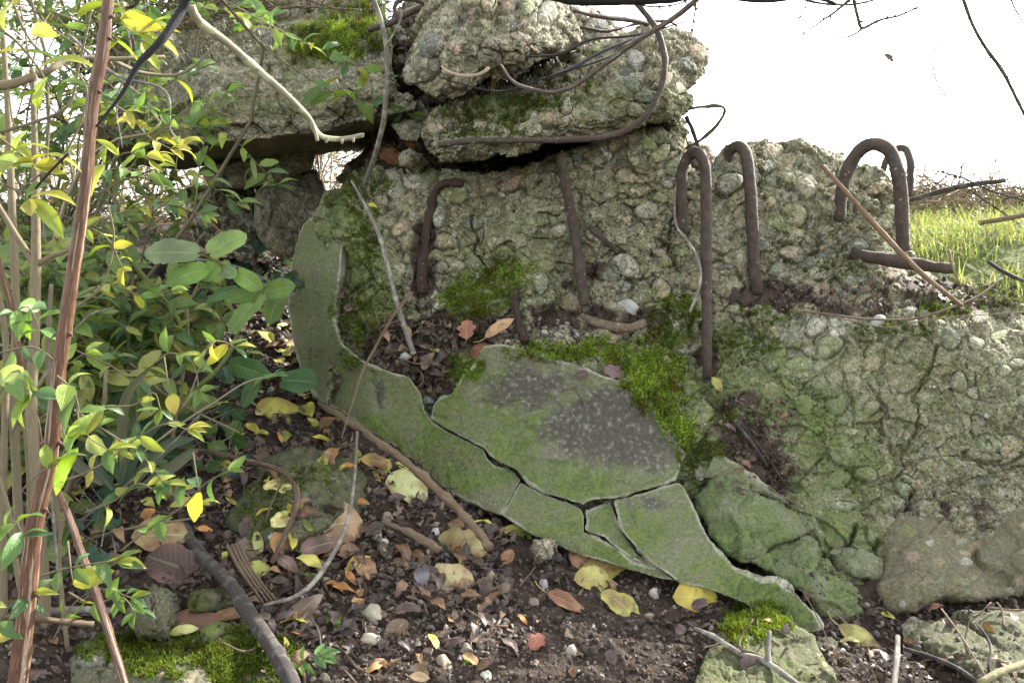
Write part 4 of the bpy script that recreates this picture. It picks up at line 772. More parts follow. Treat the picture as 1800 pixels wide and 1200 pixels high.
# ================================================================ loose stones, gravel, crumbs
def lump(r, sq=(1, .8, .6), sub=2, rough=.18, seed=0):
    import bmesh
    bm = bmesh.new(); bmesh.ops.create_icosphere(bm, subdivisions=sub, radius=1); V = np.array([v.co[:] for v in bm.verts]); Fc = np.array([[v.index for v in f.verts] for f in bm.faces]); bm.free()
    V = V * (1 + rough * fbm(V + seed * 3.3, 1.3, 3, seed)[:, None]) * np.array(sq) * r; return V, Fc
def rotm(rg):
    q = nrmz(rg.normal(size=4)); w, x, y, z = q
    return np.array([[1-2*(y*y+z*z), 2*(x*y-z*w), 2*(x*z+y*w)], [2*(x*y+z*w), 1-2*(x*x+z*z), 2*(y*z-x*w)], [2*(x*z-y*w), 2*(y*z+x*w), 1-2*(x*x+y*y)]])
SHAPES = [lump(1, (1, .8, .62), 2, .16, k) for k in range(5)] + [lump(1, (1, .7, .6), 1, .45, k + 9) for k in range(5)]
def on_ground(r): return r is not None and (r[2].name.startswith('ground') or r[2].name.startswith('rubble_block') or r[2].name.startswith('rubble_core'))
rg = np.random.default_rng(5)
protos = []
for k in range(6):
    V, Fc = lump(.01, (1, rg.uniform(.65, .9), rg.uniform(.5, .7)), 3, .3, 60 + k); c = [(.20,.17,.13), (.12,.10,.09), (.32,.30,.26), (.16,.11,.08), (.08,.07,.068), (.22,.17,.12)][k]
    protos.append([mesh('loose_pebble', V, Fc, MAT['pebble'], cols={'tint': np.tile([*c, 1], (len(V), 1))}, origin=(0, 0, 0)), False, ['buff', 'grey-brown', 'whitish', 'reddish brown', 'dark grey', 'sandy'][k]])
for (x0, y0, x1, y1), cnt, (s0, s1), place in [((560,1010,1240,1195), 45, (5,12), 'half sunk in the bare soil'), ((640,830,1000,1010), 26, (7,15), 'in the litter below the low green slabs'), ((880,575,1040,605), 26, (4,8), 'in the gravel on the shelf'),
                                             ((660,560,790,640), 14, (5,11), 'among the shelf debris'), ((400,560,560,700), 12, (7,13), 'on the dark slope by the rounded corner'), ((1240,1090,1620,1190), 16, (7,14), 'by the wall foot')]:
    for i in range(cnt):
        x, y = rg.uniform(x0, x1), rg.uniform(y0, y1); r = ray(x, y)
        if r is None or r[2].name.startswith(('render_slab', 'moss', 'mossy')): continue
        k = rg.integers(6); pr = protos[k]
        if pr[1]: o = pr[0].copy(); COL.objects.link(o)
        else: o = pr[0]; pr[1] = True
        s = (s0 + (s1 - s0) * rg.random() ** 2) * r[0][1] / F / .01; mw = Matrix((rotm(rg)).tolist()).to_4x4(); mw.translation = r[0] + Vector((0, 0, .002 * s)); o.matrix_world = mw @ Matrix.Scale(s, 4)
        tag(o, 'small %s pebble %s' % (pr[2], place), 'pebble', '%s pebbles %s' % (pr[2], place))
for x, y, s, c, lab in [(495,915,22,(.30,.30,.31),None), (1150,1047,13,(.32,.30,.26),'pale round pebble on the soil between yellow leaves'), (1160,1125,16,(.33,.27,.21),None), (1005,1148,15,(.30,.25,.20),'brown oval pebble among gravel on bare soil'), (655,1085,24,(.30,.28,.20),'triangular buff stone bedded in dark litter'),
                        (480,945,11,(.42,.42,.42),'small white pebble beside the curved root'), (765,936,9,(.42,.40,.36),'whitish oval pebble behind the veined leaf'), (650,1128,18,(.42,.37,.28),'pale angular stone at the purple-brown leaf'), (780,1170,20,(.24,.19,.14),'round brown stone half buried at the bottom'),
                        (855,1190,13,(.45,.46,.34),'pale greenish stone cut by the bottom edge'), (1030,1032,11,(.34,.31,.30),None), (955,1030,12,(.26,.24,.23),'grey stone left of the yellow leaf clump'), (752,698,8,(.36,.36,.37),None), (755,705,10,(.26,.27,.29),'grey pebble in the notch between slab and panel'),
                        (712,628,11,(.35,.35,.32),'white pebble on the shelf debris'), (695,615,9,(.4,.4,.37),None), (1543,569,15,(.34,.33,.29),'white flaky stone on the ledge'), (1604,571,12,(.36,.33,.25),'cream pebble on the ledge'), (1470,600,4,(.5,.5,.5),None), (1105,545,20,(.33,.32,.29),'chalky white lump behind the curved stub')]:
    if not lab: continue
    p, n = surf(x, y); r_ = s * p[1] / F; V, Fc = lump(r_, (1, .8, .7), 3, .3, int(x)); V = V @ rotm(np.random.default_rng(int(x))).T + p + [0, 0, r_ * .2]
    tag(mesh('loose_stone', V, Fc, MAT['pebble'], cols={'tint': np.tile([*c, 1], (len(V), 1))}), lab, 'stone')
def crumbs(name, label, zones, cols, seed, kind='stuff'):
    rg = np.random.default_rng(seed); Vs, Fs, Cs = {1: [], 2: []}, {1: [], 2: []}, {1: [], 2: []}; nn = {1: 0, 2: 0}
    for (x0, y0, x1, y1), cnt, s0, s1 in zones:
        for i in range(cnt):
            x, y = rg.uniform(x0, x1), rg.uniform(y0, y1); r = ray(x, y)
            if r is None or r[2].name.startswith(('render_slab', 'moss', 'fallen', 'rebar', 'bent')): continue
            if not on_ground(r) and rg.random() < .8: continue
            s = (s0 + (s1 - s0) * rg.random() ** 3) * r[0][1] / F; k = 5 + rg.integers(5) if rg.random() < .75 else rg.integers(5); V, Fc = SHAPES[k]; q = 1 if k >= 5 else 2
            Vs[q].append((V * s) @ rotm(rg).T + np.array(r[0]) + [0, 0, s * .15]); Fs[q].append(Fc + nn[q]); nn[q] += len(V); c = np.array(cols[rg.integers(len(cols))]) * rg.uniform(.7, 1.2); Cs[q].append(np.tile([*c, 1], (len(V), 1)))
    V = np.vstack(Vs[1] + Vs[2]); Fc = np.vstack(Fs[1] + [f + nn[1] for f in Fs[2]]); o = mesh(name, V, Fc, MAT['pebble'], cols={'tint': np.vstack(Cs[1] + Cs[2])}, smooth=False); return tag(o, label, 'gravel', kind=kind)
crumbs('gravel', 'fine gravel and soil crumbs strewn over the bare earth', [((380,980,1500,1199), 4200, 2, 8), ((600,780,1200,1000), 800, 2, 8), ((380,540,640,800), 700, 2, 7), ((1440,1060,1799,1199), 400, 2, 8), ((650,560,800,690), 420, 1.5, 6), ((860,560,1060,610), 420, 1.5, 6), ((0,800,400,1199), 700, 2, 8), ((1350,505,1560,545), 220, 1.5, 6), ((1280,700,1400,870), 200, 1.5, 5)],
       [(.05,.034,.026), (.06,.042,.032), (.04,.028,.022), (.075,.055,.042), (.12,.095,.075), (.055,.04,.033), (.05,.036,.03), (.065,.045,.035), (.20,.18,.15)], 31)
def scraps(name, label, cat, zones, cols, seed, strip=.35):
    rg = np.random.default_rng(seed); b = Batch(); T = [leaf_geo(1, .5 + .3 * (k % 3), 'ovate' if k % 2 else 'lobed', 5, 3, .5, .3, .35, 0, k) for k in range(8)]
    Sx = [leaf_geo(1, .10, 'strap', 5, 2, .25, .1, .1, .1, k) for k in range(4)]
    for (x0, y0, x1, y1), cnt, s0, s1 in zones:
        for i in range(cnt):
            x, y = rg.uniform(x0, x1), rg.uniform(y0, y1); r = ray(x, y)
            if r is None or r[2].name.startswith(('render_slab', 'moss_', 'rebar', 'bent')): continue
            if r[2].name.startswith(('mossy', 'broken', 'fallen', 'pebbly', 'flat', 'white', 'pale')) and rg.random() < .88: continue
            st = rg.random() < strip; V, Fc, UV = Sx[rg.integers(4)] if st else T[rg.integers(8)]; s = (s0 + (s1 - s0) * rg.random() ** 2) * r[0][1] / F * (1.7 if st else 1)
            n = nrmz(np.array(r[1]) * .5 + rg.normal(size=3) * .5 + [0, -.1, .3]); Rm = frame(rg.normal(size=3), n)
            if np.isnan(Rm).any(): continue
            c = np.array(cols[rg.integers(len(cols))]) * rg.uniform(.7, 1.2); b.add(((V - [.5, 0, 0]) * s) @ Rm.T + np.array(r[0]) + n * .003, Fc, (*c, 1), UV)
    return tag(b.build(name, MAT['brown']), label, cat, kind='stuff')
scraps('leaf_litter', 'rotted brown leaf scraps and plant fibres covering the ground', 'leaf litter', [((370,980,1300,1199), 350, 8, 24), ((370,960,900,1150), 1100, 10, 30), ((380,780,900,1000), 1300, 8, 24), ((380,540,620,800), 900, 8, 22), ((0,700,400,1199), 1500, 10, 28), ((1200,1050,1799,1199), 800, 8, 20), ((650,560,800,690), 420, 8, 22), ((1270,690,1400,880), 260, 6, 18), ((1350,500,1560,545), 120, 5, 14), ((380,440,600,560), 350, 8, 18), ((630,240,760,300), 110, 6, 16), ((1600,500,1800,540),120,6,16)],
       [(.08,.05,.04), (.055,.038,.034), (.11,.075,.06), (.045,.032,.03), (.15,.10,.07), (.085,.065,.062), (.065,.042,.045), (.20,.14,.09)], 41)

# ================================================================ sticks and stems that lie about
stick('dead_branch', 'thick dark knobbly branch slanting down across the litter', 'branch', [(285,870),(315,912),(345,968),(398,1018),(438,1078),(486,1148),(520,1215)], (9,22,25,27,29,31), 'dark', [1.72,1.62,1.5,1.38,1.27,1.17,1.08], jit=.07, bumps=.0015, nodes=9, seg=14)
stick('curved_root', 'curved reddish brown root arching over the mossy lump', 'root', [(300,786),(350,792),(405,802),(460,816),(500,832),(522,868),(508,925),(478,988)], (6,9,10,9,10,11,10), 'cane', [1.72,1.7,1.66,1.62,1.56,1.5,1.46,1.42], jit=.16, bumps=.0012, col=(.75,.85,.9,1))
stick('dead_twig', 'grey twig standing up then bending through the litter', 'twig', [(628,758),(622,850),(606,930),(562,1010),(520,1047),(463,1063)], (5,6,8,10,8,6), 'grey', [1.62,1.6,1.52,1.42,1.36,1.33], nodes=8)
stick('wood_strip', 'long stripped wood splinter lying along the wall foot', 'wood', [(560,708),(635,755),(700,802),(770,860),(828,920),(860,962)], (10,13,15,17,15,12), 'wood', [2.05,1.86,1.76,1.68,1.6,1.53], jit=.16, bumps=.003, seg=14)
stick('wood_strip', 'short frayed wood splinter beside the white chunk', 'wood', [(676,920),(715,934),(745,950),(772,966)], (9,14,18,12), 'wood', [1.62,1.6,1.57,1.54], jit=.2, bumps=.003, seg=14)
for k, (dx, w) in enumerate([(0, 7), (8, 6), (15, 6), (21, 5)]):
    stick('dry_stalk', ['outermost straw-brown stalk of the bundle, on the branch side', 'second straw-brown stalk of the bundle counted from the branch', 'third straw-brown stalk of the bundle counted from the branch', 'thinnest straw-brown stalk of the bundle, farthest from the branch'][3 - k], 'stalk', [(400 + dx, 958 - k), (425 + dx, 1005), (462 + dx, 1058 - k * 2)], (w, w, w * .6), 'wood', [1.45,1.4,1.33], group='bundled straw-brown stalks', seed=k)
stick('dead_twig', 'lichened twig with a dark side spur on the mossy slab', 'twig', [(1221,1103),(1262,1122),(1300,1148),(1345,1162),(1385,1190),(1420,1215)], (7,10,11,13,12), 'grey', [1.36,1.33,1.29,1.26,1.2,1.15], side=[([(1352,1168),(1350,1140),(1353,1108)], 12, 8, [1.25,1.27,1.29])], bumps=.001)
stick('dead_twig', 'upright lichened stick at the wall foot', 'twig', [(1578,1118),(1576,1160),(1570,1215)], (9,11,12), 'grey', [1.4,1.34,1.26])
stick('dead_twig', 'dark curved stick crossing in front of the broad slab', 'twig', [(1590,1140),(1640,1155),(1690,1178),(1740,1215)], (8,9,11), 'dark', [1.38,1.34,1.28,1.2])
stick('dead_twig', 'grey stick with yellow lichen in the bottom corner', 'twig', [(1722,1200),(1765,1178),(1830,1158)], (14,15,13), 'grey', [1.2,1.22,1.26], col=(1.5,1.5,.9,1))
stick('dry_stalk', 'thin brown stalk leaning on the broad slab', 'stalk', [(1655,1070),(1690,1118),(1735,1192)], (4,4,4), 'wood', [1.48,1.36,1.22])
stick('dry_stalk', 'pair of fine straws bent over the green point', 'stalk', [(1405,1035),(1450,1062),(1500,1105)], (2.5,2.5,2), 'wood', [1.5,1.46,1.42], side=[([(1412,1040),(1432,1075),(1458,1130)], 3, 2, [1.5,1.46,1.4])])
stick('dry_stalk', 'straight pale stalk leaning across the upper wall', 'stalk', [(1446,292),(1500,352),(1560,420),(1622,482),(1692,538)], (8,8,10,9,6), 'wood', [2.1,2.02,1.98,1.95,1.92], nodes=5, col=(1.1,1.0,.95,1))
stick('dry_stalk', 'long thin runner curving along the ledge', 'stalk', [(1388,545),(1450,551),(1520,560),(1600,561),(1660,545),(1720,520),(1762,488)], (3,4,4,5,4,3), 'wood', [2.0,1.98,1.96,1.94,1.92,1.94,1.98], side=[([(1480,560),(1560,575),(1640,560),(1800,548)],2,1.5,[1.97,1.94,1.93,1.95]), ([(1484,545),(1480,530),(1488,520)],1.5,1,[2,2,2]), ([(1615,560),(1620,520),(1634,498)],1.6,1,[1.93,1.93,1.93])])
stick('dead_twig', 'long grey twig hanging down across the upper gap', 'twig', [(652,-15),(672,45),(681,105),(679,160),(674,215),(660,270),(642,322)], (7,8,8,8,9,9,8), 'grey', [1.86,1.88,1.9,1.93,1.97,2.05,2.14], nodes=7, side=[([(680,80),(700,45),(706,25)],4,2,[1.88,1.86,1.85])])
stick('dead_twig', 'grey twig leaning down the pebbly face to the shelf', 'twig', [(618,318),(648,372),(666,412),(680,460),(697,530),(727,622)], (4,6,8,8,9,10), 'grey', [2.16,2.05,2.0,1.98,1.95,1.92], nodes=6)
stick('dry_stalk', 'thin brown tendril slanting over the green corner', 'stalk', [(722,513),(692,553),(660,610),(636,655),(622,700),(600,770)], (4,5,5,4,3), 'wood', [1.98,1.93,1.93,1.9,1.86,1.8], side=[([(726,514),(700,545),(678,560),(695,540)],2.4,1.6,[1.96,1.92,1.92,1.93])])
stick('dead_twig', 'pale twig curving down beside the tall hook', 'twig', [(1190,310),(1186,350),(1188,395),(1206,420),(1228,460),(1230,500),(1213,548)], (3,4,4,6,6,6,5), 'grey', [2.12,2.08,2.04,2.02,1.99,1.97,1.97])
stick('dead_twig', 'dark stump of twig lying in the wall gully', 'twig', [(1290,740),(1320,775),(1345,812)], (4,7,4), 'dark', [1.84,1.8,1.78], side=[([(1300,740),(1340,790),(1380,850)],3,2,[1.84,1.8,1.77])])
stick('bramble_arch', 'long bramble stem bowing down over the blocks', 'bramble', [(1240,-15),(1190,28),(1120,72),(1065,112),(1015,148),(975,162),(930,156),(900,142),(880,114)], (10,9,9,8,8,7,6,5), 'cane', [1.7,1.72,1.75,1.78,1.8,1.8,1.8,1.8,1.8], col=(.5,.68,.8,1), nodes=12, side=[([(960,160),(955,148),(950,142)],2.5,1.5,[1.8]*3)])
stick('dry_twig', 'thin dark twig across the top boulder and block', 'twig', [(772,136),(850,158),(900,157),(980,130),(1060,105),(1130,70)], (2,3,3,3,3,2), 'black', [1.85,1.82,1.84,1.84,1.84,1.86])
stick('white_twig', 'short bleached twig curled against the top boulder', 'twig', [(776,116),(790,128),(820,134),(845,130),(860,119)], (4,6,6,6,6), 'wood', [1.84,1.83,1.82,1.82,1.82], col=(2.4,2.6,2.8,1))
stick('dry_twig', 'fine mossy twigs lying on the block top', 'twig', [(925,100),(985,95),(1040,70),(1120,62),(1215,35)], (3,5,4,4,2), 'black', [1.88,1.9,1.92,1.95,1.98], side=[([(960,140),(1010,118),(1060,90),(1110,70)],8,4,[1.86,1.9,1.95,2.0])])
stick('hanging_twig', 'pale budding twig bent down before the tilted slab', 'twig', [(335,12),(352,40),(400,76),(452,122),(500,164),(540,205),(562,238),(598,245),(637,238)], (17,15,13,13,12,11,10,9,8), 'grey', [1.02,1.03,1.05,1.08,1.1,1.13,1.15,1.15,1.14], nodes=9, col=(1.7,1.75,1.35,1), side=[([(548,215),(555,235),(558,248)], 7, 6, [1.13,1.13,1.13])] + [([(x, y), (x + dx, y + dy)], 7, 4, [1.13, 1.13]) for x, y, dx, dy in ((600,245,2,8),(620,242,1,8),(632,238,8,-2),(575,243,-2,8),(459,128,-6,5),(505,170,7,-4),(400,76,6,-5))])
stick('hanging_twig', 'black twig slanting down from the budding twig', 'twig', [(330,-10),(318,20),(285,70),(245,112),(215,165),(168,224)], (20,17,14,12,8,3), 'black', [1.0,1.0,.98,.97,.96,.95], side=[([(120,270),(90,300),(62,332)],5,4,[.95,.95,.95])])
# twigs against the sky
def skytwig(lab, pts, w, D, side=()):
    rg_ = np.random.default_rng(int(pts[0][0])); side = list(side)
    if (w if np.isscalar(w) else max(w)) > 3:
        for q in range(1, len(pts)):
            for h_ in (.35, .75):
                x = pts[q-1][0] * (1 - h_) + pts[q][0] * h_; y = pts[q-1][1] * (1 - h_) + pts[q][1] * h_; a_ = rg_.uniform(0, 6.28); l_ = rg_.choice([5, 7, 26], p=[.45, .35, .2]); side.append(([(x, y), (x + l_ * .5 * math.cos(a_) + 1, y + l_ * .5 * math.sin(a_)), (x + l_ * math.cos(a_), y + l_ * math.sin(a_))], 5 if l_ < 10 else 2.5, 2 if l_ < 10 else 1, [D] * 3))
    stick('bare_twig', lab, 'twig', pts, w, 'dark', D, jit=.1, nodes=len(pts) * 2, side=side, seg=6)
skytwig('zigzag bare twig hanging in the sky at the far corner', [(1690,-10),(1710,45),(1735,88),(1762,125),(1784,168),(1802,205)], (6,6,7,6,6), 2.4)
skytwig('hair-thin tendril looping down across the sky', [(1684,0),(1662,45),(1645,85),(1641,122),(1655,160),(1690,196),(1740,228),(1810,260)], (2.2,2.2,2.6,2.6,2.4,2.4), 2.4)
skytwig('forked thorny twig at the top of the sky', [(1499,-8),(1508,32),(1516,50),(1545,36),(1580,28),(1615,12)], (6,6,6,4,3.5,2.5), 2.5, [([(1516,50),(1500,62),(1470,70),(1422,81)],4,1.5,[2.5]*4)])
skytwig('slanting twig beside the forked one', [(1500,-6),(1470,20),(1440,40),(1405,65)], (6,4,3,1.5), 2.5, [([(1418,12),(1402,35),(1376,70)],1.5,1,[2.5]*3)])
skytwig('short twig in the top corner of the sky', [(1776,-5),(1784,16),(1804,48)], (3,3,2), 2.4)
skytwig('straight thin twig standing on the flat-topped block', [(1224,-5),(1221,25),(1214,60)], (3.5,3,2), 2.15)
skytwig('thin overhead twigs along the top edge', [(1100,-3),(1140,12),(1190,8),(1225,-8)], (4,3,3,2), 2.0)
stick('near_branch', 'thick black branch just entering at the top edge', 'branch', [(930,-12),(1010,-4),(1100,-4),(1180,-6),(1260,-16)], (8,26,26,22,8), 'black', 1.25, jit=.05, side=[([(1380,-8),(1440,-2),(1470,8)],10,5,[1.3]*3),([(1240,-10),(1340,2),(1420,-8)],8,8,[1.3]*3)])
fallen(1562,104,22,12,60,'lobed',(.09,.04,.035),DB,'withered dark leaf dangling against the sky',name='hanging_leaf',mat='brown',p=at(1562,104,2.4),n=np.array([.1,-.9,.3]),stalk=.9)
stick('dead_branch', 'dark curved branch rising from the grass on the horizon', 'branch', [(1600,352),(1640,340),(1700,326),(1768,317)], (7,9,9,7), 'dark', [3.0,3.0,2.95,2.9])
stick('dead_branch', 'brown branch lying in the sunny grass', 'branch', [(1720,392),(1770,384),(1820,374)], (9,9,8), 'wood', [2.8,2.75,2.7])
stick('dead_twig', 'dark forked twig at the grass edge', 'twig', [(1738,460),(1760,475),(1790,490),(1820,498)], (6,7,7,6), 'dark', [2.15,2.12,2.1,2.1])
stick('dead_twig', 'broken straw hanging from the grass over the bar stub', 'stalk', [(1668,440),(1675,470),(1690,505)], (5,5,3), 'wood', [1.98,1.96,1.95], col=(1.3,1.3,1,1))

skytwig('hair-thin thread holding the withered dark leaf', [(1556,-5),(1562,40),(1566,75),(1564,98)], (1.2,1.2,1.2), 2.4)
skytwig('fine twig dropping from the top edge left of the forked one', [(1422,-5),(1412,22),(1395,48),(1378,72)], (2,1.8,1.2), 2.5)
skytwig('thin branching twig along the top edge of the sky', [(1390,-8),(1440,6),(1500,8),(1560,-6)], (5,4.5,4,3), 2.3)
skytwig('short budded twig ending above the forked one', [(1545,-6),(1550,14),(1548,30)], (2.2,2,1.4), 2.5)
skytwig('tendril at the far edge of the sky', [(1812,60),(1800,90),(1794,110)], (2,1.8,1.4), 2.4)
skytwig('low arching bare twig over the grass bank', [(1640,300),(1690,312),(1740,335),(1800,352)], (2.5,3.4,3.4,3), 2.9)
skytwig('bare twig poking up from the scrub on the bank', [(1800,400),(1760,372),(1720,345),(1700,330)], (5,4,3,1.6), 2.9)
# small dry twigs in the litter
rg = np.random.default_rng(15); TP = []
for k in range(5):
    P = np.array([[t * .06, .006 * math.sin(t * 3 + k), .003 * math.cos(t * 5 + k)] for t in np.linspace(0, 1, 8)]); b = Batch(); add_tube(b, P, np.linspace(.0015, .0008, 8), seg=6, jit=.2, seed=k)
    TP.append([b.build('dry_twig', MAT['wood' if k < 3 else 'dark'], origin=(0, 0, 0)), False])
for (x0, y0, x1, y1), cnt, place in [((430,960,950,1190), 34, 'on the litter in front of the wall'), ((640,570,800,680), 14, 'on the debris shelf'), ((1230,1050,1780,1190), 20, 'at the foot of the wall'), ((120,780,620,960), 30, 'among the shrub litter'), ((650,820,900,960), 14, 'beside the stripped splinter'), ((1280,710,1400,870), 8, 'in the wall gully')]:
    for i in range(cnt):
        r = ray(rg.uniform(x0, x1), rg.uniform(y0, y1))
        if r is None or r[2].name.startswith('render_slab'): continue
        k = rg.integers(5); t = TP[k]
        if t[1]: o = t[0].copy(); COL.objects.link(o)
        else: o = t[0]; t[1] = True
        n = nrmz(np.array(r[1]) * .6 + rg.normal(size=3) * .25 + [0, 0, .4]); Rm = frame(rg.normal(size=3), n); mw = Matrix(Rm.tolist()).to_4x4(); mw.translation = Vector(np.array(r[0]) + n * .006); s = rg.uniform(.5, 1.7); o.matrix_world = mw @ Matrix.Diagonal((s, 1 + .4 * s, 1 + .4 * s, 1))
        c = ('straw-coloured' if k < 3 else 'blackish'); tag(o, 'short %s dry twig %s' % (c, place), 'twig', '%s twigs %s' % (c, place))
# ================================================================ canes and shrubs (in front)
def cane(label, pts, w, D, thorns=10, seed=1, col=(1, 1, 1, 1)):
    P = pxpath(pts, D); n = len(P); ws = np.interp(np.linspace(0, 1, n), np.linspace(0, 1, len(w)), w); r = ws / 2 * P[:, 1] / F; root = empty('bramble_cane', P[-1]); tag(root, label, 'bramble cane')
    b = Batch(); add_tube(b, P, r, seg=14, jit=.03, seed=seed, bumps=.0006, col=col); b.build('stem', MAT['cane'], root)
    rg = np.random.default_rng(seed)
    for k in range(thorns):
        i = rg.integers(2, n - 2); a = rg.choice([-1, 1]) * rg.uniform(.6, 1); d = nrmz(np.array([a, -.3 * rg.random(), -.1])); p = P[i]; h = r[i] * 1.0
        T = np.array([p + d * r[i] * .8, p + d * (r[i] + h * .35) + [0, 0, -h * .1], p + d * (r[i] + h * .8) + [0, 0, -h * .5]]); b = Batch(); add_tube(b, T, [h * .45, h * .22, h * .03], seg=6, col=col); b.build('thorn', MAT['cane'], root)
    return root
cane('thick red-brown thorny cane rising through the whole left side', [(193,-30),(180,90),(163,180),(150,330),(128,480),(105,640),(88,800),(60,930),(45,1080),(28,1230)], (18,20,21,21,23,25,27,29,33,36), 1.0, 14, 3)
cane('thin reddish cane slanting down beside the thick one', [(95,850),(118,900),(150,990),(185,1090),(225,1220)], (11,12,14,15,15), [1.15,1.12,1.08,1.04,1.0], 4, 4)
cane('rusty cane behind the tan stems', [(-10,440),(15,520),(30,600),(50,690),(70,790),(62,900)], (11,12,14,15,13,10), 1.35, 4, 5)
# big palette for live leaves
LC = [(.24,.34,.05), (.16,.27,.055), (.11,.21,.06), (.34,.38,.06), (.08,.17,.06), (.12,.22,.07), (.20,.31,.07)]
LT = [leaf_geo(1, w, 'ovate', 8, 5, c, .35, .03, tw, k) for k, (w, c, tw) in enumerate([(.36,.25,.06), (.42,.1,-.08), (.3,.4,.1), (.45,.2,0), (.38,-.1,.05), (.34,.3,-.12)])]
def add_leaf(b, p, t, n, L, col, k=None, rg=RNG, T=LT):
    V, Fc, UV = T[rg.integers(len(T)) if k is None else k]; Rm = frame(t, n); c = np.array(col) * rg.uniform(.8, 1.15); g = (1 - .25 * np.clip(UV[:, :1], 0, 1)); C = np.concatenate([np.tile(c, (len(V), 1)) * (.85 + .3 * fbm(V * .5 + p, 3, 2, 1)[:, None] * .4), np.ones((len(V), 1))], 1)
    b.add((V * L) @ Rm.T + p, Fc, np.clip(C, 0, 1), UV)
def leafy(bt, bl, path, r0, r1, spacing, L, rg, cols, droop=.3, start=.15, pairs=True, face=.5, tcol=(1, 1, 1, 1)):
    n = len(path); add_tube(bt, path, np.linspace(r0, r1, n), seg=6, jit=.06, seed=int(rg.integers(1000)), col=tcol)
    ln = np.concatenate([[0], np.cumsum(np.linalg.norm(np.diff(path, axis=0), axis=1))]); s = ln[-1] * start
    while s < ln[-1]:
        i = min(n - 2, int(np.searchsorted(ln, s)) - 1); i = max(i, 0); p = path[i] + (path[i + 1] - path[i]) * ((s - ln[i]) / (ln[i + 1] - ln[i] + 1e-9)); t = nrmz(path[i + 1] - path[i]); side = nrmz(np.cross(t, rg.normal(size=3)))
        for sg in ((1, -1) if pairs else (1,)):
            if rg.random() < .18: continue
            d = nrmz(t * rg.uniform(.2, .9) + side * sg + np.array([0, 0, -droop]) + rg.normal(size=3) * .2); nn = nrmz(np.array([0, -face, .8]) + rg.normal(size=3) * .45); add_leaf(bl, p, d, nn, L * rg.uniform(.6, 1.2), cols[rg.integers(len(cols))], rg=rg)
        s += spacing * rg.uniform(.6, 1.4)
    p = path[-1]; t = nrmz(path[-1] - path[-2])
    for sg in (-1, 0, 1): add_leaf(bl, p, nrmz(t + .6 * sg * nrmz(np.cross(t, [0, -1, .2])) + [0, 0, -droop * .5]), nrmz(np.array([0, -.5, .8]) + rg.normal(size=3) * .3), L * rg.uniform(.6, 1.), cols[rg.integers(len(cols))], rg=rg)
# tan stems with forks: one shrub
shrub = empty('privet_shrub', at(60, 1195, 1.25)); tag(shrub, 'tan-stemmed privet shrub standing at the edge of the frame', 'shrub')
for pts, w, D in [([(57,120),(62,300),(63,465),(60,600),(55,700),(60,800),(72,950),(78,1080),(70,1220)], (8,12,17,18,19,19,20,22,22), 1.3), ([(63,468),(45,440),(20,400),(-10,350)], (13,12,10,9), 1.3), ([(66,465),(90,450),(118,440),(150,405),(185,380)], (11,10,8,6,4), 1.3),
                   ([(5,60),(14,200),(22,380),(28,560),(24,700),(30,860),(34,1000),(18,1220)], (8,10,13,14,16,16,17,18), 1.4), ([(90,500),(84,640),(92,760),(100,900),(108,1060),(100,1220)], (7,9,11,13,14,15), 1.45), ([(-10,480),(10,600),(8,760),(5,900),(8,1220)], (10,11,12,14,14), 1.3),
                   ([(-10,820),(15,900),(30,1000),(48,1100),(58,1220)], (9,10,11,12,12), 1.22), ([(120,880),(105,960),(112,1080),(130,1220)], (4,6,8,9), 1.25), ([(40,700),(52,850),(50,1000),(60,1220)], (9,10,12,12), 1.38)]:
    P = pxpath(pts, D); b = Batch(); add_tube(b, P, np.interp(np.linspace(0, 1, len(P)), np.linspace(0, 1, len(w)), w) / 2 * P[:, 1] / F, seg=10, jit=.03, seed=int(pts[0][1])); b.build('stem', MAT['tan'], shrub)
stick('lopped_branch', 'lopped branch with pale sunlit cut end pointing at the cane', 'branch', [(-20,150),(20,148),(62,134)], (17,16,15), 'tan', 1.02, col=(1.3,1.2,1.3,1))
stick('lopped_branch', 'green-brown branch running back behind the lopped one', 'branch', [(40,140),(85,125),(112,108),(150,102),(200,104),(290,100)], (10,12,12,9,8,6), 'tan', [1.2,1.2,1.22,1.24,1.26,1.3], side=[([(200,108),(250,128),(310,132),(350,110),(380,75)],8,4,[1.3,1.35,1.38,1.38,1.38])])
stick('cut_stick', 'cut brown stick jutting in horizontally behind the cane', 'stick', [(-20,1084),(50,1086),(110,1092),(164,1097)], (11,12,12,12), 'wood', [1.02,1.03,1.05,1.07], jit=.08)
stick('grey_log', 'pale peeling grey stick behind the thin reddish cane', 'stick', [(60,1078),(120,1072),(180,1072),(222,1076)], (14,15,14,10), 'grey', [1.3,1.32,1.34,1.36])
def sprig(label, pts, D, w=(5, 2), L=46, sp=34, cols=LC, seed=0, mat='tan', name='leafy_sprig', cat='sprig', group=None, **k):
    rg = np.random.default_rng(seed + 900); P = pxpath(pts, D); bt, bl = Batch(), Batch(); d = P[:, 1].mean()
    leafy(bt, bl, P, w[0] / 2 * d / F, w[1] / 2 * d / F, sp * d / F, L * d / F, rg, cols, **k); root = empty(name, P[0]); tag(root, label, cat, group); bt.build('twig', MAT[mat], root); bl.build('foliage', MAT['leaf'], root); return root
Y2 = [(.44,.42,.06), (.38,.42,.06), (.30,.38,.06), (.48,.44,.09)]; G2 = [(.12,.25,.07), (.16,.29,.06), (.20,.33,.06), (.10,.20,.08)]
sprig('sprig with glossy green and yellow leaves hanging at the frame edge, high up', [(-20,40),(25,70),(60,110),(95,165)], 1.0, (6,3), 88, 52, LC, 1, start=.2)
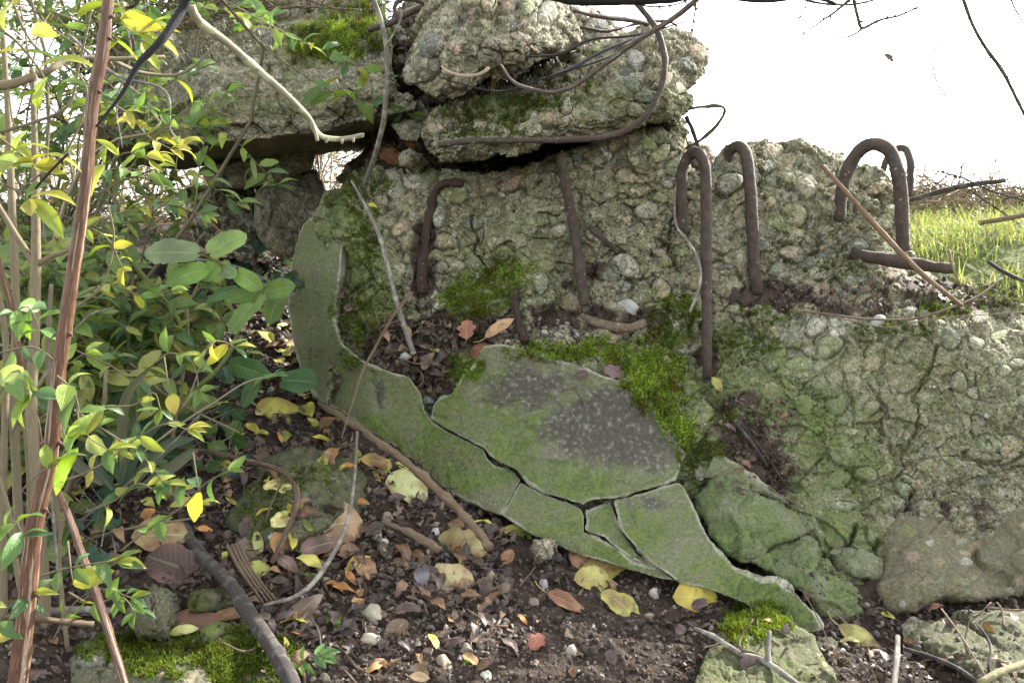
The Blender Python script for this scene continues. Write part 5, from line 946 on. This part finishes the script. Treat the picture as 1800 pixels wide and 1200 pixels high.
sprig('sprig of long sunlit yellow leaves beside the lopped branch', [(-20,230),(10,250),(35,270),(60,290)], .98, (4,2), 84, 30, Y2 + LC[:2], 2)
sprig('drooping twig with bright leaves just behind the thick cane top', [(165,60),(200,66),(240,70),(262,76)], 1.15, (4,2), 56, 26, LC[:4], 3, start=.3)
sprig('twig of yellow-green leaves fanning out above the gap', [(150,300),(190,285),(225,268),(262,282)], 1.12, (4,2), 60, 26, Y2 + LC[:2], 4, start=.3)
sprig('long bare twig tipped with small leaves before the slab', [(160,345),(210,318),(260,250),(300,215),(340,180)], 1.2, (4,2), 30, 90, G2, 5, start=.4)
sprig('low twig with green leaves just under the tilted slab', [(150,320),(190,300),(225,296),(262,308)], 1.18, (3,2), 54, 30, LC[:3], 6, start=.35)
sprig('arching pale twig with yellow-green leaves over the mossy boulder', [(62,848),(120,842),(180,815),(240,770),(290,745),(330,755)], 1.18, (5,2), 48, 56, Y2 + G2[:1], 7, start=.35)
sprig('twig with a yellow leaf and green leaves before the boulder', [(130,730),(180,715),(235,712),(270,690),(282,720)], 1.15, (4,2), 50, 60, LC[:4], 8, start=.3)
sprig('long straight stem crossing the litter up to fine green leaves', [(245,800),(310,750),(375,708),(432,672),(482,660)], [1.3,1.35,1.4,1.45,1.5], (4,3), 40, 200, G2, 9, start=.9)
sprig('yellowish sprig reaching the dark litter below the large leaves', [(290,748),(330,700),(365,610),(390,600),(412,610)], [1.3,1.3,1.32,1.34,1.35], (3,2), 46, 34, Y2 + G2, 10, start=.55)
sprig('fresh green sprig hanging over the dark branch', [(212,968),(260,930),(320,890),(360,850),(400,828)], 1.2, (4,2), 52, 38, G2, 11, start=.25)
sprig('yellow and green sprig beside the dark purple leaf', [(50,1020),(110,1000),(165,990),(205,985)], 1.05, (4,2), 62, 30, LC, 12, start=.35)
sprig('twig with cool green leaves at the frame edge, low down', [(-20,700),(0,690),(30,650),(60,690)], .98, (5,3), 76, 36, G2 + LC[:2], 13)
sprig('cluster of dark green leaves at the frame edge near the bottom', [(-20,980),(0,950),(25,915),(40,940)], .95, (4,2), 66, 24, G2, 14)
sprig('yellow-green leaves hanging near the cane, mid height', [(100,660),(130,690),(150,760),(190,790)], .96, (4,2), 78, 34, LC[:4], 15)
sprig('cool green leaves at the frame edge behind the tan stems', [(-20,560),(20,550),(50,540),(70,580)], 1.05, (4,2), 56, 30, G2, 16)
sprig('sprig with yellow leaves behind the cane at eye level', [(110,410),(150,400),(190,420),(215,470)], 1.3, (3,2), 40, 24, Y2, 17)
sprig('single twig carrying one upright yellow-green leaf before the gap', [(308,300),(312,275),(314,262)], 1.25, (2,1.6), 50, 200, Y2[:2], 18, start=.95)
sprig('lowest sprig of yellow leaves by the thin reddish cane', [(90,1130),(130,1060),(180,1035),(230,1050)], 1.08, (3,2), 44, 36, LC, 19, start=.3)
sprig('little green sprig hanging in front of the tilted slab', [(205,200),(240,195),(262,185),(285,200)], 1.22, (2.5,1.5), 36, 20, G2, 20, start=.4)
sprig('bright leaves on a twig near the cane foot', [(40,860),(70,830),(100,815),(118,780)], .93, (4,2), 80, 50, LC[:2], 21, start=.5)
sprig('tiny green seedling at the end of the dark branch', [(515,1185),(530,1165),(545,1150),(560,1150)], 1.15, (3,2), 44, 20, G2, 22, start=.3)
sprig('thin yellow sprig across the fallen leaves', [(245,800),(310,850),(330,870),(350,885)], 1.3, (2,1.5), 44, 60, Y2, 23, start=.7)
for i, (lab, pts, D, L, cs) in enumerate([
 ('high twig with broad yellow-green leaves crossing the cane top', [(90,20),(150,40),(210,35),(260,60)], 1.1, 66, Y2 + LC[:1]),
 ('hanging twig with three large pale leaves at the frame edge', [(-10,320),(20,330),(50,350)], .95, 100, Y2 + LC[:2]),
 ('arched twig of yellow leaves right of the cane top', [(190,180),(225,200),(260,240),(300,262)], 1.2, 44, Y2),
 ('low twig with yellowing leaves over the strap leaves', [(130,720),(190,760),(250,800),(290,850)], 1.2, 46, LC),
 ('twig of small leaves before the dark gap under the slab', [(150,400),(220,372),(290,360),(360,378)], 1.5, 34, G2 + Y2[:2]),
 ('slender twig with curled leaves above the mossy boulder', [(140,520),(190,500),(250,520),(300,510)], 1.4, 36, Y2 + G2[:2]),
 ('twig with green leaves in front of the grey stick', [(120,1040),(160,1060),(215,1050),(235,1075)], 1.12, 46, G2 + LC[:2]),
 ('broad-leaved twig at the lower frame edge', [(-15,1120),(0,1090),(20,1060),(60,1040)], 1.0, 60, LC),
 ('twig of mixed leaves against the tan stems', [(0,620),(60,610),(110,640),(150,620)], 1.2, 50, LC),
 ('leafy twig low between cane and dark branch', [(150,900),(200,880),(240,850),(270,860)], 1.2, 48, LC),
 ('twig with long leaves drooping before the boulder', [(270,640),(300,620),(340,640),(350,690)], 1.4, 46, G2)]):
    sprig(lab, pts, D, (4, 2), L, L * .62, cs, 40 + i, start=.25)
for i, (lab, pts, D, w) in enumerate([('bare twig looping across the cane top', [(20,0),(60,80),(150,150),(120,260),(40,330)], 1.25, 5), ('pale twig crossing before the slab end', [(120,60),(200,130),(290,160),(300,230),(330,250)], 1.4, 5), ('long bare twig sweeping in from the frame edge', [(-10,235),(60,215),(120,185),(140,110),(165,0)], 1.15, 6),
    ('thin bare twig hanging past the slab end', [(205,0),(230,90),(205,180),(215,260)], 1.4, 4), ('curved bare twig above the strap leaves', [(120,550),(180,500),(200,420),(190,360)], 1.3, 5), ('straight bare twig low behind the cane', [(0,1010),(120,930),(260,820),(350,730)], 1.5, 5), ('bare twig lying behind the dark purple leaf', [(110,960),(220,930),(330,912),(360,905)], 1.5, 6),
    ('pair of bare crossing twigs near the stems', [(20,760),(90,640),(150,560),(200,540)], 1.35, 5), ('bare twig slanting over the mossy boulder', [(130,560),(230,640),(300,700),(420,760)], 1.7, 7), ('upright thin bare twig behind the thin cane', [(85,820),(98,960),(110,1100),(105,1200)], 1.3, 6), ('reddish bare twig beneath the large leaves', [(220,470),(320,455),(420,470),(520,520)], 2.2, 6), ('brown bare twig lying behind the boulder', [(150,560),(280,555),(400,560),(500,550)], 2.6, 7)]):
    stick('bare_twig', lab, 'twig', pts, (w, w * .6), ('tan', 'grey', 'cane')[i % 3] if i > 9 else ('tan', 'grey')[i % 2], D, seed=i, nodes=5)
for i, (x, y, s) in enumerate([(585,1090,26), (600,1100,20), (545,1015,18), (1240,580,12), (925,945,22), (610,1135,16), (640,1010,14), (820,1165,14), (450,950,20)]):
    rg = np.random.default_rng(i); p, n = surf(x, y); b = Batch()
    for k in range(7): a = k * .9 + i; add_leaf(b, p + np.array([math.cos(a) * .3, -.2, .3 + .1 * (k % 3)]) * s * p[1] / F * .5, nrmz(np.array([math.cos(a), math.sin(a) * .6, .25])), nrmz(np.array([0, -.4, .9]) + rg.normal(size=3) * .2), s * p[1] / F * .7, G2[2], 3, rg)
    tag(b.build('seedling', MAT['leaf']), ['green seedling in the dark litter beside the dark branch end', 'second green seedling just beyond the first one', 'tiny seedling near the bent grey twig', 'tiny seedling at the wall ledge moss', 'green seedling at the foot of the low green slab', 'small seedling at the bottom litter', 'tiny seedling under the white chunk', 'tiny seedling in bare soil', 'seedling beside the curved root'][i], 'seedling')

# large-leaved bramble in the middle distance
br = empty('bramble_plant', at(330, 745, 1.9)); tag(br, 'large-leaved bramble with toothed green leaves beside the rounded corner', 'bramble')
for pts, w, D in [([(186,395),(225,450),(262,500),(300,545),(335,600),(372,665)], (7,9,11,12,11,9), [1.7,1.72,1.76,1.8,1.84,1.9]), ([(325,692),(362,668),(395,632),(416,590),(430,555)], (8,8,7,6,4), [1.7,1.7,1.7,1.7,1.68]), ([(430,555),(455,515),(475,500)], (4,4,3), 1.68), ([(455,515),(430,490),(382,460),(345,445)], (3,4,4,3), 1.68), ([(382,462),(392,440),(400,420)], (3,2,2), 1.68), ([(250,345),(300,360),(345,375),(380,400),(415,440)], (4,5,4,3,3), 1.9)]:
    P = pxpath(pts, D); b = Batch(); add_tube(b, P, np.interp(np.linspace(0, 1, len(P)), np.linspace(0, 1, len(w)), w) / 2 * P[:, 1] / F, seg=8, jit=.06, col=(1, 1, 1, 1)); b.build('stem', MAT['greenstem' if pts[0][0] != 250 else 'cane'], br)
def broad_leaf(parent, x, y, L, W, ang, D, col, seed=0, kind='broad', nrm=(0, -.75, .55), name='leaf', mat='leaf', curl=.1):
    rg = np.random.default_rng(seed); n = nrmz(np.array(nrm) + rg.normal(size=3) * .15); t = pxdir(x, y, D, R(ang)); V, Fc, UV = leaf_geo(L * D / F, W * D / F, kind, 17, 9, curl, .12, .05, 0, seed); V[:, 0] -= L * D / F / 2; b = Batch()
    b.add(V @ frame(t, n).T + at(x, y, D), Fc, leaf_tint(V, col, tuple(.8 * c for c in col), .2, seed), UV); return b.build(name, MAT[mat], parent)
for i, (x, y, L, W, a, D, c) in enumerate([(300,446,92,56,178,1.66,(.19,.25,.12)), (402,428,72,52,-52,1.66,(.20,.30,.08)), (327,486,72,44,150,1.64,(.15,.27,.05)), (367,480,38,34,120,1.66,(.16,.28,.06)), (399,479,48,30,40,1.67,(.20,.28,.13)), (438,494,62,34,35,1.66,(.18,.29,.06)), (424,520,60,26,160,1.68,(.14,.25,.05)),
      (432,552,92,38,112,1.67,(.16,.27,.07)), (492,508,62,36,-8,1.72,(.15,.25,.06)), (484,540,66,40,100,1.75,(.15,.26,.06)), (440,650,84,38,20,1.85,(.08,.18,.05)), (528,672,66,58,10,2.0,(.07,.17,.06)), (390,520,60,26,130,1.9,(.09,.19,.06)), (330,708,110,40,-5,1.8,(.17,.22,.05)), (440,690,60,26,110,1.9,(.08,.17,.05)), (392,478,30,46,20,1.9,(.2,.25,.05))]):
    broad_leaf(br, x, y, L, W, a, D, c, i)
for lab, x, y, L, W, a, D, c in [('single large glowing green leaf hanging just right of the cane', 118,828,92,42,88,.93,(.26,.42,.03)), ('upright bright yellow leaf above the dark branch', 347,891,58,36,98,1.2,(.50,.46,.06)), ('big yellow-green leaf near the purple-brown leaf', 165,1014,76,40,-22,1.05,(.42,.44,.08)), ('large pale glossy leaf drooping above the cane foot', 172,785,70,30,35,1.0,(.36,.44,.16)), ('long sunlit yellow-green leaf near the lopped branch', 75,165,84,36,62,.98,(.36,.46,.04)), ('long yellow leaf high at the frame edge', 78,58,84,30,28,1.0,(.48,.46,.09)), ('bright oval leaf hanging under the lopped branch', 35,250,60,30,70,1.0,(.36,.44,.07)), ('pale sunlit leaf at the frame edge, mid height', 30,665,74,44,20,.98,(.34,.42,.14)), ('yellow leaf at the frame edge beside the cut stick', 12,1113,52,36,5,1.0,(.5,.45,.07)), ('lone yellow leaf hanging among the litter, mid left', 305,710,44,26,75,1.3,(.52,.44,.08))]:
    root = empty('hanging_sprig', at(x, y - L * .6, D)); tag(root, lab, 'leaf'); broad_leaf(root, x, y, L, W, a, D, c, int(x), 'ovate', (-.25, -.75, .45), curl=.16); t0 = at(x - math.cos(R(a)) * L * .5, y - math.sin(R(a)) * L * .5, D); b = Batch(); add_tube(b, np.array([t0, t0 + [-.004, .004, .012], t0 + [-.014, .02, .05]]), [.0009, .001, .0012], seg=6); b.build('twig', MAT['tan'], root)
# strap-leaved clump and ivy
st = empty('strap_leaved_plant', at(220, 850, 1.6)); tag(st, 'clump of long bluish green strap leaves in front of the boulder', 'plant')
for i, (pts, w) in enumerate([([(215,850),(190,780),(195,720),(240,660)], 24), ([(220,855),(240,790),(270,750),(300,735)], 22), ([(200,860),(160,800),(150,760),(170,700)], 20), ([(225,860),(265,810),(300,780),(345,770)], 24), ([(210,850),(230,760),(250,700),(262,660)], 18), ([(240,860),(290,830),(330,800),(350,790)], 20), ([(180,850),(140,820),(110,800),(80,810)], 20), ([(215,820),(215,750),(225,690),(270,640)],16)]):
    P = pxpath(pts, 1.6 - .02 * i, n=14); T = nrmz(np.gradient(P, axis=0)); s = nrmz(np.cross(T, [0.3, -.8, .5])); ww = (w / 2 * 1.6 / F * np.sin(np.pi * np.clip(np.linspace(.08, 1, 14), 0, 1)) ** .6)[:, None]; cen = P - np.array([0, -.004, .0])
    V = np.stack([P - s * ww, cen, P + s * ww], 1).reshape(-1, 3); a = (np.arange(13)[:, None] * 3 + np.arange(2)[None]).ravel(); b = Batch(); b.add(V, np.stack([a, a + 3, a + 4, a + 1], -1), (.06 + .01 * i, .125, .085, 1), np.stack([np.repeat(np.linspace(0, 1, 14), 3), np.tile([-1, 0, 1], 14)], -1)); b.build('leaf', MAT['leaf'], st)
def ivy(label, cells, n, size, D, seed, cols=((.05,.11,.09), (.07,.14,.10), (.045,.10,.055))):
    rg = np.random.default_rng(seed); b = Batch(); bt = Batch(); (x0, y0, x1, y1) = cells; T = [leaf_geo(1, .95, 'lobed', 8, 7, .15, .15, .05, 0, k) for k in range(3)]; pr = None
    for i in range(n):
        x, y = rg.uniform(x0, x1), rg.uniform(y0, y1); r = ray(x, y); d = (r[0][1] - rg.uniform(.01, .08)) if (D is None and r) else (D or 2.5); p = at(x, y, d); add_leaf(b, p, nrmz(rg.normal(size=3) + [0, 0, -.5]), nrmz(np.array([0, -.7, .5]) + rg.normal(size=3) * .35), size * d / F * rg.uniform(.6, 1.2), cols[rg.integers(len(cols))], rg=rg, T=T)
        if pr is not None and i % 3: add_tube(bt, np.array([pr, (pr + p) / 2 + [0, .02, -.02], p + [0, .01, 0]]), [.0012] * 3, seg=5)
        pr = p + np.array([0, .01, 0])
    root = empty('ivy', at((x0 + x1) / 2, y1, d)); tag(root, label, 'ivy'); b.build('foliage', MAT['leaf'], root); bt.build('stem', MAT['grey'], root)
ivy('bluish ivy leaves at the foot of the shaded pillar', (430,430,520,500), 34, 26, None, 1)
ivy('dark ivy trailing beside the litter below the large leaves', (390,600,450,720), 16, 30, None, 2)
ivy('dull ivy carpet on the slope behind the boulder', (130,490,420,560), 60, 26, None, 3)
ivy('dark green ground leaves between the shrub and litter', (190,700,420,830), 60, 40, None, 4, ((.05,.12,.05), (.07,.16,.05), (.05,.10,.07), (.12,.2,.05)))
ivy('dark glossy ground leaves around the shrub stems', (0,700,200,1000), 80, 44, None, 6, ((.06,.13,.05), (.10,.2,.05), (.05,.12,.08), (.2,.26,.06)))

# ================================================================ thicket behind: each shrub its own stems and foliage
def gz(x, y):
    h, loc, n, _, ob, _ = SC.ray_cast(DEP, Vector((x, y, 1.9)), Vector((0, 0, -1)))
    return loc[2] if h else .8
def thicket(label, x, y, H, ns, seed, Lf=.035, cols=LC, dens=1., spread=.35, name='thicket_shrub', leaves=True, cat='shrub'):
    rg = np.random.default_rng(seed + 300); bt, bl = Batch(), Batch(); z = gz(x, y) - .02
    for i in range(ns):
        a = rg.uniform(0, 6.28); b0 = np.array([x + rg.normal() * .06, y + rg.normal() * .06, z]); tip = b0 + np.array([math.cos(a) * spread * rg.uniform(.4, 1.3), math.sin(a) * spread * rg.uniform(.4, 1.), H * rg.uniform(.6, 1.1)])
        mid = (b0 + tip) / 2 + rg.normal(size=3) * .13 * H; m2 = b0 * .25 + tip * .75 + rg.normal(size=3) * .11 * H; tip = tip + rg.normal(size=3) * .14 * H; P = spline([b0, mid, m2, tip], 12); add_tube(bt, P, np.linspace(.0055, .0014, 12), seg=5, jit=.1, seed=i, col=(*(np.array([1, 1, 1]) * rg.uniform(.5, 1.2)), 1))
        for k in range(int(7 * dens)):
            j = rg.integers(3, 12); q = P[j - 1]; d = nrmz(rg.normal(size=3) * [1, 1, .6] + [0, 0, .15]); ll = rg.uniform(.12, .34) * H; S = spline([q, q + d * ll * .5 + rg.normal(size=3) * .025, q + d * ll + [0, 0, -.12 * ll]], 7)
            if leaves: leafy(bt, bl, S, .0016, .0008,   .034 / dens, Lf, rg, cols, start=.3)
            else:
                add_tube(bt, S, np.linspace(.0016, .0008, 7), seg=4, jit=.1)
                for m in range(3): q2 = S[rg.integers(1, 6)]; e = nrmz(rg.normal(size=3)); add_tube(bt, np.array([q2, q2 + e * .06 * H, q2 + e * .12 * H + rg.normal(size=3) * .015]), [.001, .0009, .0006], seg=4)
    root = empty(name, (x, y, z)); tag(root, label, cat); bt.build('stem', MAT['tan'], root)
    if leaves: bl.build('foliage', MAT['leaf'], root)
def X(px, D): return (px - 900) / F * D
DK = [(.13,.22,.06), (.08,.16,.06), (.22,.30,.07), (.16,.25,.06), (.32,.34,.08)]
thicket('leafy shrub filling the upper corner behind the tan stems', X(20,1.9), 1.9, 1.35, 6, 1, .055, LC, 1.3, .28)
thicket('darker shrub low beside the mossy boulder', X(80,2.3), 2.35, .8, 7, 4, .05, DK, 1.4, .35)
thicket('pale twiggy shrub beyond the boulder', X(60,3.0), 3.0, 1.2, 11, 5, .04, DK, .8, .5)
thicket('small dense shrub under the tilted slab edge', X(200,2.75), 2.75, .5, 9, 6, .035, DK, 1., .3)
thicket('mid-green shrub growing low between stems and boulder', X(150,1.9), 1.9, .42, 6, 21, .05, DK, 1.6, .22)
thicket('green shrub in the middle distance under the slab end', X(230,2.5), 2.5, .42, 6, 22, .045, DK, 1.5, .3)
thicket('small green bush crowding the tan stems', X(30,1.6), 1.6, .6, 5, 23, .055, DK, 1.6, .2)
thicket('low green bush with larger leaves beside the strap leaves', X(110,1.7), 1.7, .34, 5, 24, .06, DK + LC[:1], 1.3, .2)
thicket('bare bush showing through the gap under the slab', X(420,4.2), 4.2, .75, 16, 7, .03, DK, 1., .6, leaves=False)
thicket('bare bush behind the pillar', X(560,4.4), 4.4, .9, 16, 8, .03, DK, 1., .6, leaves=False)
thicket('bare reddish bush in the far corner', X(140,4.2), 4.2, 1.3, 14, 9, .03, DK, 1., .7, leaves=False)
thicket('far leafy bush rising behind everything at the frame edge', X(-20,4.6), 4.6, 1.9, 12, 10, .06, DK, 1., .7)
thicket('far bush with yellowing leaves beyond the shrubs', X(250,5.2), 5.2, 1.3, 12, 11, .06, Y2 + DK, .9, .7)
thicket('tangle of bare twigs at the left top edge', X(-30,2.6), 2.6, 1.6, 6, 12, .03, DK, .8, .5, leaves=False)
def undergrowth(name, label, n, xr, yr, H, L, cols, seed, twigs=1.):
    rg = np.random.default_rng(seed); b, bt = Batch(), Batch()
    for i in range(n):
        x, y = rg.uniform(*xr), rg.uniform(*yr); z = gz(x, y); p = np.array([x, y, z + H * rg.random() ** 1.5])
        if rg.random() < twigs * .4: d = nrmz(rg.normal(size=3) * [1, .6, .5]); l = rg.uniform(.08, .3); add_tube(bt, np.array([p - d * l, p + rg.normal(size=3) * .03, p + d * l]), [.002, .0018, .001], seg=4, col=(*np.array([1, .85, .75]) * rg.uniform(.4, 1.1), 1))
        add_leaf(b, p, rg.normal(size=3), nrmz(np.array([0, -.4, .8]) + rg.normal(size=3) * .4), L * rg.uniform(.6, 1.3), cols[rg.integers(len(cols))], rg=rg)
    V = b; o = b.build(name, MAT['leaf']); tag(o, label, 'undergrowth', kind='stuff'); bt.build('twig_tangle', MAT['tan'], o)
undergrowth('undergrowth', 'low tangled undergrowth and litter behind the boulder', 2600, (-2.6, -.35), (2.6, 4.2), .16, .04, [(.05,.12,.06), (.08,.15,.06), (.22,.13,.07), (.30,.26,.08), (.16,.10,.07), (.06,.12,.09)], 71)
undergrowth('distant_brush', 'sunlit scrub of dry twigs and leaves far behind', 4200, (-6.5, .4), (4.5, 7.5), .55, .06, [(.30,.20,.13), (.36,.27,.18), (.22,.22,.08), (.28,.16,.10), (.16,.2,.07)], 72, 1.6)
undergrowth('horizon_scrub', 'bare scrub along the horizon beyond the grass', 3600, (1.4, 4.2), (3.4, 5.5), .11, .03, [(.10,.09,.05), (.09,.10,.035), (.14,.10,.07)], 73, 2.5)
# grass on the bank
def grass(label, n, xr, yr, L, seed, dens=None):
    rg = np.random.default_rng(seed); x = rg.uniform(*xr, n); y = rg.uniform(*yr, n); k = fbm(np.stack([x, y, x * 0], -1), 4, 2, 3) > -.5; x, y = x[k], y[k]; P = []
    for a, b in zip(x, y):
        h, loc, nn, _, ob, _ = SC.ray_cast(DEP, Vector((a, b, 1.9)), Vector((0, 0, -1)))
        if h and ob.name.startswith('ground'): P.append(loc[:])
    P = np.array(P); n = len(P); az = rg.uniform(0, 2 * np.pi, n); d = np.stack([np.cos(az), np.sin(az) - .4, 0 * az], -1); ln = L * rg.uniform(.4, 1.25, n)[:, None]; lean = rg.uniform(.4, 1.7, n)[:, None]; s = nrmz(np.cross(d, [0, 0, 1.])); w = rg.uniform(.0012, .0026, n)[:, None]; V = []
    for t in np.linspace(0, 1, 6): c = P + np.array([0, 0, 1.]) * ln * (t - .55 * lean * t * t) + d * ln * lean * .75 * t * t; V += [c - s * w * (1 - t * .9), c + s * w * (1 - t * .9)]
    V = np.stack(V, 1).reshape(-1, 3); Q = np.concatenate([np.arange(n)[:, None] * 12 + np.array([[2 * i, 2 * i + 1, 2 * i + 3, 2 * i + 2]]) for i in range(5)]); c = np.array([(.17,.24,.08), (.22,.28,.10), (.28,.32,.14), (.32,.30,.18)])[rg.integers(4, size=n)]; C = np.repeat(np.concatenate([c, np.ones((n, 1))], 1), 12, 0)
    tag(mesh('grass', V, Q, MAT['grass'], cols={'tint': C}, uv=np.full((len(V), 2), .5)), label, 'grass', kind='stuff')
grass('sunlit green grass on the bank behind the wall', 9000, (.95, 2.6), (2.25, 3.6), .11, 81)
